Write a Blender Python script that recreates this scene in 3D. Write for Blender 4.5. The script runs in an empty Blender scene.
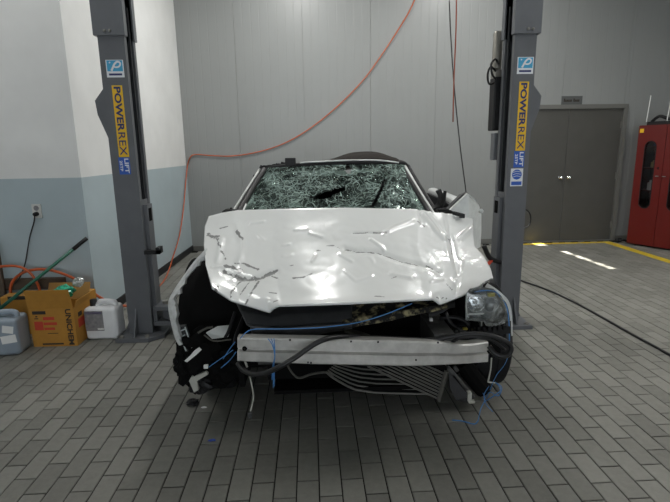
import bpy, bmesh, math, random
from mathutils import Vector, Matrix, noise
random.seed(7)
S = bpy.context.scene
COL = S.collection

# ------------------------------------------------------------------ camera
YAW, PITCH, ROLL, FPX, CAMH = .0481, .2084, .0157, 482.98, 1.4628
def _axes():
    f = Vector((math.sin(YAW)*math.cos(PITCH), math.cos(YAW)*math.cos(PITCH), -math.sin(PITCH)))
    r0 = Vector((math.cos(YAW), -math.sin(YAW), 0)); d0 = f.cross(r0)
    r = math.cos(ROLL)*r0 + math.sin(ROLL)*d0
    return r, f.cross(r), f
AR, AD, AF = _axes()
CAM = Vector((0, 0, CAMH))
cd = bpy.data.cameras.new('camera'); cam = bpy.data.objects.new('camera', cd); COL.objects.link(cam)
m = Matrix((AR, -AD, -AF)).transposed().to_4x4(); m.translation = CAM
cam.matrix_world = m
cd.sensor_fit = 'HORIZONTAL'; cd.sensor_width = 36; cd.lens = FPX/670*36; cd.clip_start = .05; cd.clip_end = 200
S.camera = cam

def _ray(x, y): return (x-335)/FPX*AR + (y-251)/FPX*AD + AF
def W(x, y, Y): v = _ray(x, y); return CAM + v*(Y/v.y)          # pixel + known depth
def G(x, y, z=0.): v = _ray(x, y); return CAM + v*((z-CAMH)/v.z)  # pixel + known height
def WX(x, y, X): v = _ray(x, y); return CAM + v*(X/v.x)          # pixel + known side distance
def PX(p):
    v = Vector(p)-CAM; z = v.dot(AF); return (335+FPX*v.dot(AR)/z, 251+FPX*v.dot(AD)/z)

# ------------------------------------------------------------------ world, sun, lights, exposure
wd = bpy.data.worlds.new('world'); S.world = wd; wd.use_nodes = True
bg = wd.node_tree.nodes['Background']; bg.inputs[0].default_value = (.90, .95, 1., 1); bg.inputs[1].default_value = 2.7
S.view_settings.view_transform = 'Standard'; S.view_settings.look = 'None'
S.view_settings.exposure = 0.12; S.view_settings.gamma = 1; S.view_settings.use_curve_mapping = False
SUN_DIR = Vector((.10, .15, -1)).normalized()
sl = bpy.data.lights.new('sun', 'SUN'); sl.energy = 22; sl.angle = .012; sl.color = (1, .95, .86)
so = bpy.data.objects.new('sun', sl); COL.objects.link(so); so.location = (3, 2, 9)
so.rotation_euler = SUN_DIR.to_track_quat('-Z', 'Y').to_euler()
LAMPS = [(-.1, 5.5, 4.3, 64), (2.3, 5.5, 4.3, 58), (4.2, 2.6, 3.3, 52), (-1.3, 3.2, 4.2, 8), (2.0, 3.1, 4.2, 20), (-2.9, 2.9, 4.4, 18)]  # last lamp is an added fill that brightens the jutting wall
CEIL = 4.6

# ------------------------------------------------------------------ helpers
class MB:
    def __init__(s): s.v = []; s.f = []
    def add(s, vs, fs):
        b = len(s.v); s.v += [Vector(p) for p in vs]; s.f += [tuple(i+b for i in f) for f in fs]; return s
    def box(s, a, b):
        x0, y0, z0 = a; x1, y1, z1 = b
        return s.add([(x0,y0,z0),(x1,y0,z0),(x1,y1,z0),(x0,y1,z0),(x0,y0,z1),(x1,y0,z1),(x1,y1,z1),(x0,y1,z1)],
                     [(0,3,2,1),(4,5,6,7),(0,1,5,4),(1,2,6,5),(2,3,7,6),(3,0,4,7)])
    def cbox(s, c, sz, rot=None, bev=0., seg=2):
        bm = bmesh.new(); bmesh.ops.create_cube(bm, size=1)
        for v in bm.verts: v.co = Vector((v.co.x*sz[0], v.co.y*sz[1], v.co.z*sz[2]))
        if bev: bmesh.ops.bevel(bm, geom=bm.edges[:], offset=bev, segments=seg, profile=.6, affect='EDGES')
        M = rot.to_matrix() if rot is not None and hasattr(rot, 'to_matrix') else (rot or Matrix.Identity(3))
        bm.verts.index_update()
        s.add([M @ v.co + Vector(c) for v in bm.verts], [[v.index for v in f.verts] for f in bm.faces]); bm.free(); return s
    def prism(s, pts, vec):
        n = len(pts); vec = Vector(vec); p = [Vector(q) for q in pts]
        return s.add(p + [q+vec for q in p], [tuple(range(n))[::-1], tuple(range(n, 2*n))] + [(i, (i+1) % n, n+(i+1) % n, n+i) for i in range(n)])
    def grid(s, fn, nu, nv, skip=None):
        vs = [fn(i/nu, j/nv) for j in range(nv+1) for i in range(nu+1)]
        fs = []
        for j in range(nv):
            for i in range(nu):
                if skip and skip((i+.5)/nu, (j+.5)/nv): continue
                a = j*(nu+1)+i; fs.append((a, a+1, a+nu+2, a+nu+1))
        return s.add(vs, fs)
    def tube(s, path, r, n=8, smooth=4, cap=True):
        p = spline(path, smooth) if smooth > 1 and len(path) > 2 else [Vector(q) for q in path]
        rr = r if callable(r) else (lambda t: r)
        t0 = (p[1]-p[0]).normalized(); nrm = t0.orthogonal().normalized(); rings = []
        b = len(s.v)
        for i, q in enumerate(p):
            t = (p[min(i+1, len(p)-1)]-p[max(i-1, 0)])
            t = t.normalized() if t.length > 1e-9 else t0
            nrm = (nrm - t*nrm.dot(t)); nrm = nrm.normalized() if nrm.length > 1e-6 else t.orthogonal().normalized()
            bn = t.cross(nrm); R = rr(i/(len(p)-1))
            s.v += [q + (nrm*math.cos(a)+bn*math.sin(a))*R for a in [2*math.pi*k/n for k in range(n)]]
        for i in range(len(p)-1):
            for k in range(n):
                s.f.append((b+i*n+k, b+i*n+(k+1) % n, b+(i+1)*n+(k+1) % n, b+(i+1)*n+k))
        if cap:
            s.f.append(tuple(b+k for k in range(n))[::-1]); s.f.append(tuple(b+(len(p)-1)*n+k for k in range(n)))
        return s
    def lathe(s, prof, c, axis='Z', n=24, closed=False):
        c = Vector(c); b = len(s.v); m = len(prof)
        for k in range(n):
            a = 2*math.pi*k/n; ca, sa = math.cos(a), math.sin(a)
            for r, h in prof:
                s.v.append(c + (Vector((r*ca, r*sa, h)) if axis == 'Z' else Vector((h, r*ca, r*sa)) if axis == 'X' else Vector((r*sa, h, r*ca))))
        for k in range(n):
            k2 = (k+1) % n
            for i in range(m if closed else m-1):
                j = (i+1) % m
                s.f.append((b+k*m+i, b+k2*m+i, b+k2*m+j, b+k*m+j))
        return s
    def ribbon(s, pts, w, nrm, t=0.):
        p = spline(pts, 4) if len(pts) > 2 else [Vector(q) for q in pts]; nrm = Vector(nrm)
        L = []; 
        for i, q in enumerate(p):
            d = (p[min(i+1, len(p)-1)]-p[max(i-1, 0)]).normalized(); sd = d.cross(nrm).normalized()
            ww = w((i)/(len(p)-1)) if callable(w) else w
            L += [q-sd*ww/2, q+sd*ww/2]
        return s.add(L, [(2*i, 2*i+1, 2*i+3, 2*i+2) for i in range(len(p)-1)])

def spline(pts, k=4):
    p = [Vector(q) for q in pts]
    if len(p) < 3: return p
    out = []
    for i in range(len(p)-1):
        a = p[i-1] if i else p[0]*2-p[1]; b = p[i]; c = p[i+1]; d = p[i+2] if i+2 < len(p) else p[-1]*2-p[-2]
        for j in range(k):
            t = j/k
            out.append(.5*((2*b)+(c-a)*t+(2*a-5*b+4*c-d)*t*t+(-a+3*b-3*c+d)*t**3))
    out.append(p[-1]); return out

def wloc(o):
    v = Vector((0, 0, 0))
    while o: v += o.location; o = o.parent
    return v
def obj(name, mb, mat, parent=None, smooth=False, base=None, recalc=True):
    me = bpy.data.meshes.new(name)
    if parent is not None: off = wloc(parent); loc = Vector((0, 0, 0))
    else:
        if base is None:
            xs = [v.x for v in mb.v]; ys = [v.y for v in mb.v]; zs = [v.z for v in mb.v]
            base = Vector(((min(xs)+max(xs))/2, (min(ys)+max(ys))/2, min(zs)))
        off = Vector(base); loc = off
    me.from_pydata([v-off for v in mb.v], [], mb.f)
    if recalc:
        bm = bmesh.new(); bm.from_mesh(me); bmesh.ops.recalc_face_normals(bm, faces=bm.faces[:]); bm.to_mesh(me); bm.free()
    if smooth:
        for p in me.polygons: p.use_smooth = True
    me.materials.append(MAT[mat] if isinstance(mat, str) else mat)
    o = bpy.data.objects.new(name, me); COL.objects.link(o); o.location = loc
    if parent is not None: o.parent = parent
    return o
def tag(o, label, cat, group=None, kind=None):
    o['label'] = label; o['category'] = cat
    if group: o['group'] = group
    if kind: o['kind'] = kind
    return o
def struct(o): o['kind'] = 'structure'; return o
def thing(name, loc, label, cat, group=None):
    o = bpy.data.objects.new(name, None); COL.objects.link(o); o.location = loc; o.empty_display_size = .1
    return tag(o, label, cat, group)
def solid(o, t, off=0.):
    md = o.modifiers.new('thickness', 'SOLIDIFY'); md.thickness = t; md.offset = off; return o
def autosmooth(o, deg=35):
    for p in o.data.polygons: p.use_smooth = True
    o.data.set_sharp_from_angle(angle=math.radians(deg)); return o
def text(name, body, h, mat, parent, M, bold=0., sx=1., fit=None):
    """flat lettering: M maps (x right, y up, z out) of the sticker to the world"""
    cu = bpy.data.curves.new(name, 'FONT'); cu.body = body; cu.size = h*1.4; cu.align_x = 'CENTER'; cu.align_y = 'CENTER'; cu.offset = bold
    cu.extrude = .0006; cu.resolution_u = 3
    t = bpy.data.objects.new('tmp', cu); COL.objects.link(t)
    me = bpy.data.meshes.new_from_object(t.evaluated_get(bpy.context.evaluated_depsgraph_get()))
    bpy.data.objects.remove(t)
    off = wloc(parent)
    if fit:
        xs = [v.co.x for v in me.vertices]; ys = [v.co.y for v in me.vertices]; mx, my = (min(xs)+max(xs))/2, (min(ys)+max(ys))/2
        kx, ky = fit/(max(xs)-min(xs)), h/(max(ys)-min(ys))
        for v in me.vertices: v.co.x = (v.co.x-mx)*kx; v.co.y = (v.co.y-my)*ky
        sx = 1.
    for v in me.vertices: v.co = (M @ Vector((v.co.x*sx, v.co.y, v.co.z))) - off
    me.materials.clear(); me.materials.append(MAT[mat])
    me.name = name; o = bpy.data.objects.new(name, me); COL.objects.link(o); o.parent = parent
    return o

# ------------------------------------------------------------------ materials
MAT = {}
def mat(name, col, rough=.5, metal=0., coat=0., var=0., vscale=8., bump=0., bscale=60., spec=.5, col2=None, thr=None, emit=None):
    M = bpy.data.materials.new(name); M.use_nodes = True; N = M.node_tree.nodes; L = M.node_tree.links; b = N['Principled BSDF']
    b.inputs['Base Color'].default_value = (*col, 1); b.inputs['Roughness'].default_value = rough; b.inputs['Metallic'].default_value = metal
    b.inputs['Coat Weight'].default_value = coat; b.inputs['Coat Roughness'].default_value = .06; b.inputs['Specular IOR Level'].default_value = spec
    geo = N.new('ShaderNodeNewGeometry')
    if var or col2:
        nz = N.new('ShaderNodeTexNoise'); nz.inputs['Scale'].default_value = vscale; nz.inputs['Detail'].default_value = 6; nz.inputs['Roughness'].default_value = .62
        L.new(geo.outputs['Position'], nz.inputs['Vector'])
        rp = N.new('ShaderNodeValToRGB'); L.new(nz.outputs['Fac'], rp.inputs[0])
        a, c = (thr or (.3, .7)); rp.color_ramp.elements[0].position = a; rp.color_ramp.elements[1].position = c
        c2 = col2 or tuple(min(1, x*(1+var)) for x in col); c1 = col if col2 else tuple(x*(1-var) for x in col)
        rp.color_ramp.elements[0].color = (*c1, 1); rp.color_ramp.elements[1].color = (*c2, 1)
        L.new(rp.outputs[0], b.inputs['Base Color'])
    if bump:
        n2 = N.new('ShaderNodeTexNoise'); n2.inputs['Scale'].default_value = bscale; n2.inputs['Detail'].default_value = 4
        L.new(geo.outputs['Position'], n2.inputs['Vector'])
        bp = N.new('ShaderNodeBump'); bp.inputs['Strength'].default_value = bump; bp.inputs['Distance'].default_value = .004
        L.new(n2.outputs['Fac'], bp.inputs['Height']); L.new(bp.outputs[0], b.inputs['Normal'])
    if emit: b.inputs['Emission Color'].default_value = (*emit[0], 1); b.inputs['Emission Strength'].default_value = emit[1]
    MAT[name] = M; return M
mat('white_paint', (.74, .76, .75), .28, coat=.6, var=.03, vscale=5)
mat('white_edge', (.70, .72, .70), .4, var=.10, vscale=20)
mat('torn_white', (.50, .51, .50), .45, col2=(.68, .70, .69), vscale=26)
mat('black_plastic', (.012, .012, .013), .5, spec=.3, var=.3, vscale=30)
mat('black_matte', (.006, .006, .006), .9, spec=.08)
mat('grey_plastic', (.038, .039, .041), .4, var=.25, vscale=14, bump=.2)
mat('dirty_plastic', (.016, .016, .016), .8, spec=.2, col2=(.40, .35, .20), vscale=22, thr=(.50, .66), bump=.4)
mat('bumper_alu', (.60, .59, .56), .40, metal=.35, var=.16, vscale=16, bump=.25)
mat('rubber', (.012, .012, .013), .7, var=.25, vscale=40, spec=.25)
mat('hose_rubber', (.012, .012, .013), .42)
mat('rim_metal', (.35, .36, .37), .35, metal=.8)
mat('engine_metal', (.09, .09, .088), .55, metal=.4, var=.5, vscale=22, bump=.4)
mat('fin_metal', (.10, .097, .085), .5, metal=.35, var=.2, vscale=30)
mat('chrome', (.75, .76, .77), .12, metal=1.)
mat('lamp_housing', (.26, .27, .27), .3, var=.3, vscale=25)
mat('amber', (.55, .45, .08), .3)
mat('blue_cord', (.07, .24, .55), .6)
mat('pale_wire', (.45, .45, .40), .5)
mat('red_cord', (.26, .05, .02), .5)
mat('orange_hose', (.52, .10, .025), .4)
mat('black_cord', (.015, .015, .016), .5)
mat('fabric_top', (.022, .019, .016), .9, spec=.15, var=.25, vscale=25, bump=.4)
mat('seat_cloth', (.020, .021, .022), .8)
mat('dash', (.024, .025, .026), .7)
mat('paper_white', (.8, .8, .78), .7)
mat('lift_grey', (.112, .118, .128), .42, var=.07, vscale=9)
mat('lift_grey_light', (.135, .143, .155), .38, var=.06, vscale=9)
mat('lift_dark', (.035, .038, .042), .5, var=.3, vscale=14)
mat('bolt', (.3, .29, .26), .4, metal=.8)
mat('sticker_yellow', (.80, .49, .012), .5)
mat('sticker_navy', (.018, .028, .13), .5)
mat('sticker_blue', (.02, .10, .46), .5)
mat('sticker_sky', (.055, .36, .60), .5)
mat('sticker_white', (.74, .77, .79), .5)
mat('carton', (.45, .215, .03), .75, var=.10, vscale=10)
mat('carton_inside', (.40, .22, .06), .8, var=.12)
mat('print_red', (.52, .055, .025), .7)
mat('print_black', (.03, .022, .015), .7)
mat('jug_white', (.74, .75, .76), .38, var=.05)
mat('jug_blue', (.27, .32, .37), .32, var=.06)
mat('label_grey', (.17, .17, .185), .6, col2=(.30, .29, .29), vscale=40)
mat('label_violet', (.25, .22, .36), .6)
mat('pole_green', (.012, .105, .065), .4)
mat('green_film', (.03, .42, .24), .2, var=.5, vscale=30, coat=.5)
mat('clear_film', (.5, .52, .5), .15, var=.3, vscale=60, coat=.6)
mat('wood_brown', (.09, .065, .045), .8, var=.3)
mat('cabinet_red', (.115, .004, .002), .38, var=.05)
mat('cabinet_glass', (.02, .012, .012), .12)
mat('steel_door', (.088, .086, .078), .48, metal=.25, var=.07, vscale=3)
mat('door_frame', (.16, .16, .147), .5, metal=.2)
mat('panel_white', (.265, .275, .27), .36, var=.02, vscale=2)
mat('panel_joint', (.22, .23, .225), .6)
mat('ceiling_paint', (.55, .56, .55), .7)
mat('skirting', (.012, .013, .015), .5)
mat('joint', (.012, .012, .010), .95, var=.3, vscale=20, spec=.1)
mat('yellow_line', (.60, .43, .02), .7, var=.15, vscale=18)
mat('sign_grey', (.085, .09, .09), .5)
mat('outlet_white', (.6, .6, .57), .5)
mat('fixture_white', (.75, .75, .74), .5)
mat('item_white', (.62, .66, .66), .4)
mat('item_blue', (.04, .09, .40), .4)
mat('item_tan', (.40, .30, .12), .6)

def wall_paint():
    M = bpy.data.materials.new('two_tone_wall'); M.use_nodes = True; N = M.node_tree.nodes; L = M.node_tree.links; b = N['Principled BSDF']
    g = N.new('ShaderNodeNewGeometry'); sp = N.new('ShaderNodeSeparateXYZ'); L.new(g.outputs['Position'], sp.inputs[0])
    nz = N.new('ShaderNodeTexNoise'); nz.inputs['Scale'].default_value = 3; nz.inputs['Detail'].default_value = 5; L.new(g.outputs['Position'], nz.inputs['Vector'])
    gt = N.new('ShaderNodeMath'); gt.operation = 'GREATER_THAN'; gt.inputs[1].default_value = 1.262; L.new(sp.outputs['Z'], gt.inputs[0])
    mx = N.new('ShaderNodeMix'); mx.data_type = 'RGBA'; L.new(gt.outputs[0], mx.inputs['Factor'])
    mx.inputs[6].default_value = (.42, .50, .53, 1); mx.inputs[7].default_value = (.78, .785, .77, 1)
    hs = N.new('ShaderNodeMapRange'); hs.inputs[1].default_value = .3; hs.inputs[2].default_value = .7; hs.inputs[3].default_value = .95; hs.inputs[4].default_value = 1.04
    L.new(nz.outputs['Fac'], hs.inputs[0])
    mm = N.new('ShaderNodeMix'); mm.data_type = 'RGBA'; mm.blend_type = 'MULTIPLY'; mm.inputs['Factor'].default_value = 1
    L.new(mx.outputs[2], mm.inputs[6]); L.new(hs.outputs[0], mm.inputs[7]); L.new(mm.outputs[2], b.inputs['Base Color'])
    b.inputs['Roughness'].default_value = .55
    MAT['two_tone_wall'] = M
wall_paint()

TX0, TY0, TW, TL = -.0955, 1.9234, .1, .209
def tile_mat():
    M = bpy.data.materials.new('paver'); M.use_nodes = True; N = M.node_tree.nodes; L = M.node_tree.links; b = N['Principled BSDF']
    g = N.new('ShaderNodeNewGeometry'); sp = N.new('ShaderNodeSeparateXYZ'); L.new(g.outputs['Position'], sp.inputs[0])
    def mth(op, a, c):
        n = N.new('ShaderNodeMath'); n.operation = op
        for i, q in enumerate((a, c)):
            if q is None: continue
            if isinstance(q, (int, float)): n.inputs[i].default_value = q
            else: L.new(q, n.inputs[i])
        return n.outputs[0]
    colm = mth('FLOOR', mth('DIVIDE', mth('SUBTRACT', sp.outputs['X'], TX0), TW), None)
    par = mth('MULTIPLY', mth('FLOORED_MODULO', colm, 2.), .5)
    row = mth('FLOOR', mth('ADD', mth('DIVIDE', mth('SUBTRACT', sp.outputs['Y'], TY0), TL), par), None)
    cb = N.new('ShaderNodeCombineXYZ'); L.new(colm, cb.inputs[0]); L.new(row, cb.inputs[1])
    wn = N.new('ShaderNodeTexWhiteNoise'); wn.noise_dimensions = '2D'; L.new(cb.outputs[0], wn.inputs['Vector'])
    nz = N.new('ShaderNodeTexNoise'); nz.inputs['Scale'].default_value = 26; nz.inputs['Detail'].default_value = 8; nz.inputs['Roughness'].default_value = .75; L.new(g.outputs['Position'], nz.inputs['Vector'])
    n3 = N.new('ShaderNodeTexNoise'); n3.inputs['Scale'].default_value = 1.1; n3.inputs['Detail'].default_value = 3; L.new(g.outputs['Position'], n3.inputs['Vector'])
    t = mth('ADD', mth('ADD', mth('MULTIPLY', wn.outputs['Value'], .22), mth('MULTIPLY', nz.outputs['Fac'], .45)), mth('MULTIPLY', n3.outputs['Fac'], .35))
    rp = N.new('ShaderNodeValToRGB'); L.new(t, rp.inputs[0])
    rp.color_ramp.elements[0].position = .22; rp.color_ramp.elements[0].color = (.115, .114, .100, 1)
    rp.color_ramp.elements[1].position = .72; rp.color_ramp.elements[1].color = (.250, .247, .222, 1)
    L.new(rp.outputs[0], b.inputs['Base Color']); b.inputs['Roughness'].default_value = .55; b.inputs['Specular IOR Level'].default_value = .35
    n2 = N.new('ShaderNodeTexNoise'); n2.inputs['Scale'].default_value = 180; L.new(g.outputs['Position'], n2.inputs['Vector'])
    bp = N.new('ShaderNodeBump'); bp.inputs['Strength'].default_value = .25; bp.inputs['Distance'].default_value = .002; L.new(n2.outputs['Fac'], bp.inputs['Height']); L.new(bp.outputs[0], b.inputs['Normal'])
    MAT['paver'] = M
tile_mat()

def hood_mat():
    M = bpy.data.materials.new('scraped_white_paint'); M.use_nodes = True; N = M.node_tree.nodes; L = M.node_tree.links; b = N['Principled BSDF']
    at = N.new('ShaderNodeAttribute'); at.attribute_name = 'scrape'
    g = N.new('ShaderNodeNewGeometry'); nz = N.new('ShaderNodeTexNoise'); nz.inputs['Scale'].default_value = 90; nz.inputs['Detail'].default_value = 3; L.new(g.outputs['Position'], nz.inputs['Vector'])
    ad = N.new('ShaderNodeMath'); ad.operation = 'ADD'; L.new(at.outputs['Fac'], ad.inputs[0]); 
    sb = N.new('ShaderNodeMath'); sb.operation = 'MULTIPLY_ADD'; sb.inputs[1].default_value = .9; sb.inputs[2].default_value = -.45; L.new(nz.outputs['Fac'], sb.inputs[0]); L.new(sb.outputs[0], ad.inputs[1])
    rp = N.new('ShaderNodeValToRGB'); rp.color_ramp.elements[0].position = .42; rp.color_ramp.elements[1].position = .6
    L.new(ad.outputs[0], rp.inputs[0])
    mx = N.new('ShaderNodeMix'); mx.data_type = 'RGBA'; L.new(rp.outputs[0], mx.inputs['Factor'])
    mx.inputs[6].default_value = (.80, .815, .80, 1); mx.inputs[7].default_value = (.23, .235, .23, 1); L.new(mx.outputs[2], b.inputs['Base Color'])
    mr = N.new('ShaderNodeMapRange'); mr.inputs[3].default_value = .26; mr.inputs[4].default_value = .6; L.new(rp.outputs[0], mr.inputs[0]); L.new(mr.outputs[0], b.inputs['Roughness'])
    b.inputs['Coat Weight'].default_value = .7; b.inputs['Coat Roughness'].default_value = .05
    MAT['scraped_white_paint'] = M
hood_mat()

def glass_mat():
    M = bpy.data.materials.new('shattered_glass'); M.use_nodes = True; N = M.node_tree.nodes; L = M.node_tree.links
    b = N['Principled BSDF']; out = N['Material Output']
    g = N.new('ShaderNodeNewGeometry')
    wz = N.new('ShaderNodeTexNoise'); wz.inputs['Scale'].default_value = 7; wz.inputs['Detail'].default_value = 3; L.new(g.outputs['Position'], wz.inputs['Vector'])
    vm = N.new('ShaderNodeVectorMath'); vm.operation = 'MULTIPLY_ADD'; vm.inputs[1].default_value = (.22, .22, .22); L.new(wz.outputs['Color'], vm.inputs[0]); L.new(g.outputs['Position'], vm.inputs[2])
    def crack(scale, w):
        v = N.new('ShaderNodeTexVoronoi'); v.feature = 'DISTANCE_TO_EDGE'; v.inputs['Scale'].default_value = scale; L.new(vm.outputs[0], v.inputs['Vector'])
        r = N.new('ShaderNodeMapRange'); r.inputs[1].default_value = 0; r.inputs[2].default_value = w; r.inputs[3].default_value = 1; r.inputs[4].default_value = 0; L.new(v.outputs['Distance'], r.inputs[0]); return r.outputs[0]
    c1 = crack(7, .035); c2 = crack(16, .075); c3 = crack(38, .14)
    mk = N.new('ShaderNodeTexNoise'); mk.inputs['Scale'].default_value = 4.5; mk.inputs['Detail'].default_value = 5; L.new(g.outputs['Position'], mk.inputs['Vector'])
    mr = N.new('ShaderNodeMapRange'); mr.inputs[1].default_value = .36; mr.inputs[2].default_value = .62; L.new(mk.outputs['Fac'], mr.inputs[0])
    def op(o, a, c):
        n = N.new('ShaderNodeMath'); n.operation = o; n.use_clamp = True
        for i, q in enumerate((a, c)):
            if isinstance(q, (int, float)): n.inputs[i].default_value = q
            else: L.new(q, n.inputs[i])
        return n.outputs[0]
    fine = op('MULTIPLY', op('MAXIMUM', c2, op('MULTIPLY', c3, .55)), op('ADD', op('MULTIPLY', mr.outputs[0], .8), .2))
    f = op('MAXIMUM', op('MULTIPLY', c1, .75), fine)
    f = op('ADD', op('MULTIPLY', f, .74), op('MULTIPLY', mr.outputs[0], .03))
    tr = N.new('ShaderNodeBsdfTransparent'); tr.inputs[0].default_value = (.36, .48, .44, 1)
    b.inputs['Base Color'].default_value = (.56, .76, .68, 1); b.inputs['Roughness'].default_value = .25
    ms = N.new('ShaderNodeMixShader'); L.new(f, ms.inputs[0]); L.new(tr.outputs[0], ms.inputs[1]); L.new(b.outputs[0], ms.inputs[2])
    gl = N.new('ShaderNodeBsdfGlossy'); gl.inputs['Roughness'].default_value = .08; gl.inputs['Color'].default_value = (.8, .95, .9, 1)
    bp = N.new('ShaderNodeBump'); bp.inputs['Strength'].default_value = .9; bp.inputs['Distance'].default_value = .01; L.new(op('MAXIMUM', c2, c3), bp.inputs['Height'])
    L.new(bp.outputs[0], gl.inputs['Normal']); L.new(bp.outputs[0], b.inputs['Normal'])
    fr = N.new('ShaderNodeFresnel'); fr.inputs[0].default_value = 1.35; 
    m2 = N.new('ShaderNodeMixShader'); L.new(fr.outputs[0], m2.inputs[0]); L.new(ms.outputs[0], m2.inputs[1]); L.new(gl.outputs[0], m2.inputs[2])
    L.new(m2.outputs[0], out.inputs[0]); MAT['shattered_glass'] = M
glass_mat()
def lens_mat():
    M = bpy.data.materials.new('clear_lens'); M.use_nodes = True; N = M.node_tree.nodes; L = M.node_tree.links; out = N['Material Output']
    tr = N.new('ShaderNodeBsdfTransparent'); tr.inputs[0].default_value = (.85, .88, .88, 1)
    gl = N.new('ShaderNodeBsdfGlossy'); gl.inputs['Roughness'].default_value = .12
    df = N.new('ShaderNodeBsdfDiffuse'); df.inputs[0].default_value = (.6, .63, .63, 1)
    g = N.new('ShaderNodeNewGeometry'); nz = N.new('ShaderNodeTexNoise'); nz.inputs['Scale'].default_value = 22; nz.inputs['Detail'].default_value = 5; L.new(g.outputs['Position'], nz.inputs['Vector'])
    r = N.new('ShaderNodeMapRange'); r.inputs[1].default_value = .46; r.inputs[2].default_value = .70; r.inputs[3].default_value = .05; r.inputs[4].default_value = .6; L.new(nz.outputs['Fac'], r.inputs[0])
    m1 = N.new('ShaderNodeMixShader'); L.new(r.outputs[0], m1.inputs[0]); L.new(tr.outputs[0], m1.inputs[1]); L.new(df.outputs[0], m1.inputs[2])
    m2 = N.new('ShaderNodeMixShader'); m2.inputs[0].default_value = .12; L.new(m1.outputs[0], m2.inputs[1]); L.new(gl.outputs[0], m2.inputs[2]); L.new(m2.outputs[0], out.inputs[0])
    MAT['clear_lens'] = M
lens_mat()
def pane_mat():
    M = bpy.data.materials.new('dark_pane'); M.use_nodes = True; N = M.node_tree.nodes; L = M.node_tree.links; out = N['Material Output']
    tr = N.new('ShaderNodeBsdfTransparent'); tr.inputs[0].default_value = (.42, .40, .40, 1)
    gl = N.new('ShaderNodeBsdfGlossy'); gl.inputs['Roughness'].default_value = .05
    m2 = N.new('ShaderNodeMixShader'); m2.inputs[0].default_value = .04; L.new(tr.outputs[0], m2.inputs[1]); L.new(gl.outputs[0], m2.inputs[2]); L.new(m2.outputs[0], out.inputs[0])
    MAT['dark_pane'] = M
pane_mat()

# ================================================================== SETTING
BACKY, RX, LX = 7.2, 5.6, -4.2
FY0 = -6.5
floor = struct(obj('floor', MB().box((LX, FY0, -.15), (RX, BACKY, -.006)), 'joint', base=(0, 0, 0)))
floor['label'] = 'grey concrete paver floor laid in running bond'

def tile_bm(w, l, h=.006, b=.0035):
    x, y = w/2, l/2
    return ([(-x, -y, -h), (x, -y, -h), (x, y, -h), (-x, y, -h), (-x, -y, -.002), (x, -y, -.002), (x, y, -.002), (-x, y, -.002),
             (-x+b, -y+b, 0), (x-b, -y+b, 0), (x-b, y-b, 0), (-x+b, y-b, 0)],
            [(0,1,5,4),(1,2,6,5),(2,3,7,6),(3,0,4,7),(4,5,9,8),(5,6,10,9),(6,7,11,10),(7,4,8,11),(8,9,10,11)])
tv, tf = tile_bm(TW-.0055, TL-.0055)
tme = bpy.data.meshes.new('paver_tile'); tme.from_pydata(tv, [], tf); tme.materials.append(MAT['paver'])
tiles = []
for k in range(int((LX-TX0)/TW)-1, int((RX-TX0)/TW)+1):
    for r in range(-42, 27):
        cx = TX0+(k+.5)*TW; cy = TY0+(r+.5-(.5 if k % 2 else 0))*TL
        if not (LX < cx-.05 and cx+.05 < RX and FY0 < cy-.1 and cy+.1 < BACKY): continue
        if cy > 4.1 and cx < -1.85: continue
        area = 0
        if cy > 1.3:
            q = PX((cx, cy, 0))
            if -8 < q[0] < 678 and q[1] < 512:
                hidden = (abs(cx-.25) < .85 and cy > 2.45) or (abs(cx+1.4) < .17 and 3.6 < cy < 4.1) or (cy > 3.7 and cx < -1.7)
                if not hidden: area = 1/(cy**3)
        tiles.append((area, cx, cy))
tiles.sort(reverse=True)
stuff = MB()
for i, (a, cx, cy) in enumerate(tiles):
    dz = random.uniform(-.0008, .0008)
    if i < 298:
        o = bpy.data.objects.new('paver', tme); COL.objects.link(o); o.parent = floor; o.location = (cx, cy, dz)
    else:
        stuff.add([(x+cx, y+cy, z+dz) for x, y, z in tv], tf)
st = obj('paver_field', stuff, 'paver', floor, recalc=False); st['kind'] = 'stuff'

# floor markings (paint, 2 mm proud)
yl = obj('trim_1', MB().box((4.45, -1., 0), (4.58, 7.0, .0025)), 'yellow_line'); struct(yl); yl['label'] = 'yellow painted line along the floor'
yl = obj('trim_2', MB().box((3.0, 7.0, 0), (4.58, 7.09, .0025)), 'yellow_line'); struct(yl); yl['label'] = 'yellow painted strip at the foot of the steel doors'

# back wall: insulated panels with shallow ribs
DX0, DX1, DJ, DH = 3.03, 4.65, 3.84, 1.985
wb = MB(); wb.box((LX, BACKY+.06, -.1), (DX0-.06, BACKY+.16, CEIL)); wb.box((DX1+.06, BACKY+.06, -.1), (RX+.1, BACKY+.16, CEIL)); wb.box((DX0-.06, BACKY+.06, DH+.06), (DX1+.06, BACKY+.16, CEIL))
wall_back = struct(obj('wall_back', wb, 'panel_joint', base=(0, BACKY, 0)))
def ribbed(u0, u1, z0, z1, place, nr=8):
    """one panel: shallow V-ribs along its height; place(u, depth, z) -> world"""
    prof = [(u0+.0015, .05)]; prof.append((u0+.0015, 0.))
    for i in range(1, nr):
        c = u0+(u1-u0)*i/nr
        prof += [(c-.008, 0.), (c-.003, .0009), (c+.003, .0009), (c+.008, 0.)]
    prof += [(u1-.0015, 0.), (u1-.0015, .05)]
    n = len(prof); vs = [place(u, d, z) for z in (z0, z1) for u, d in prof]
    fs = [(i, i+1, n+i+1, n+i) for i in range(n-1)]
    return MB().add(vs, fs)
edges = [-1.95, -1.0, -.06, .89, 1.835, 2.77, 3.71, 4.655, 5.6]
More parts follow.
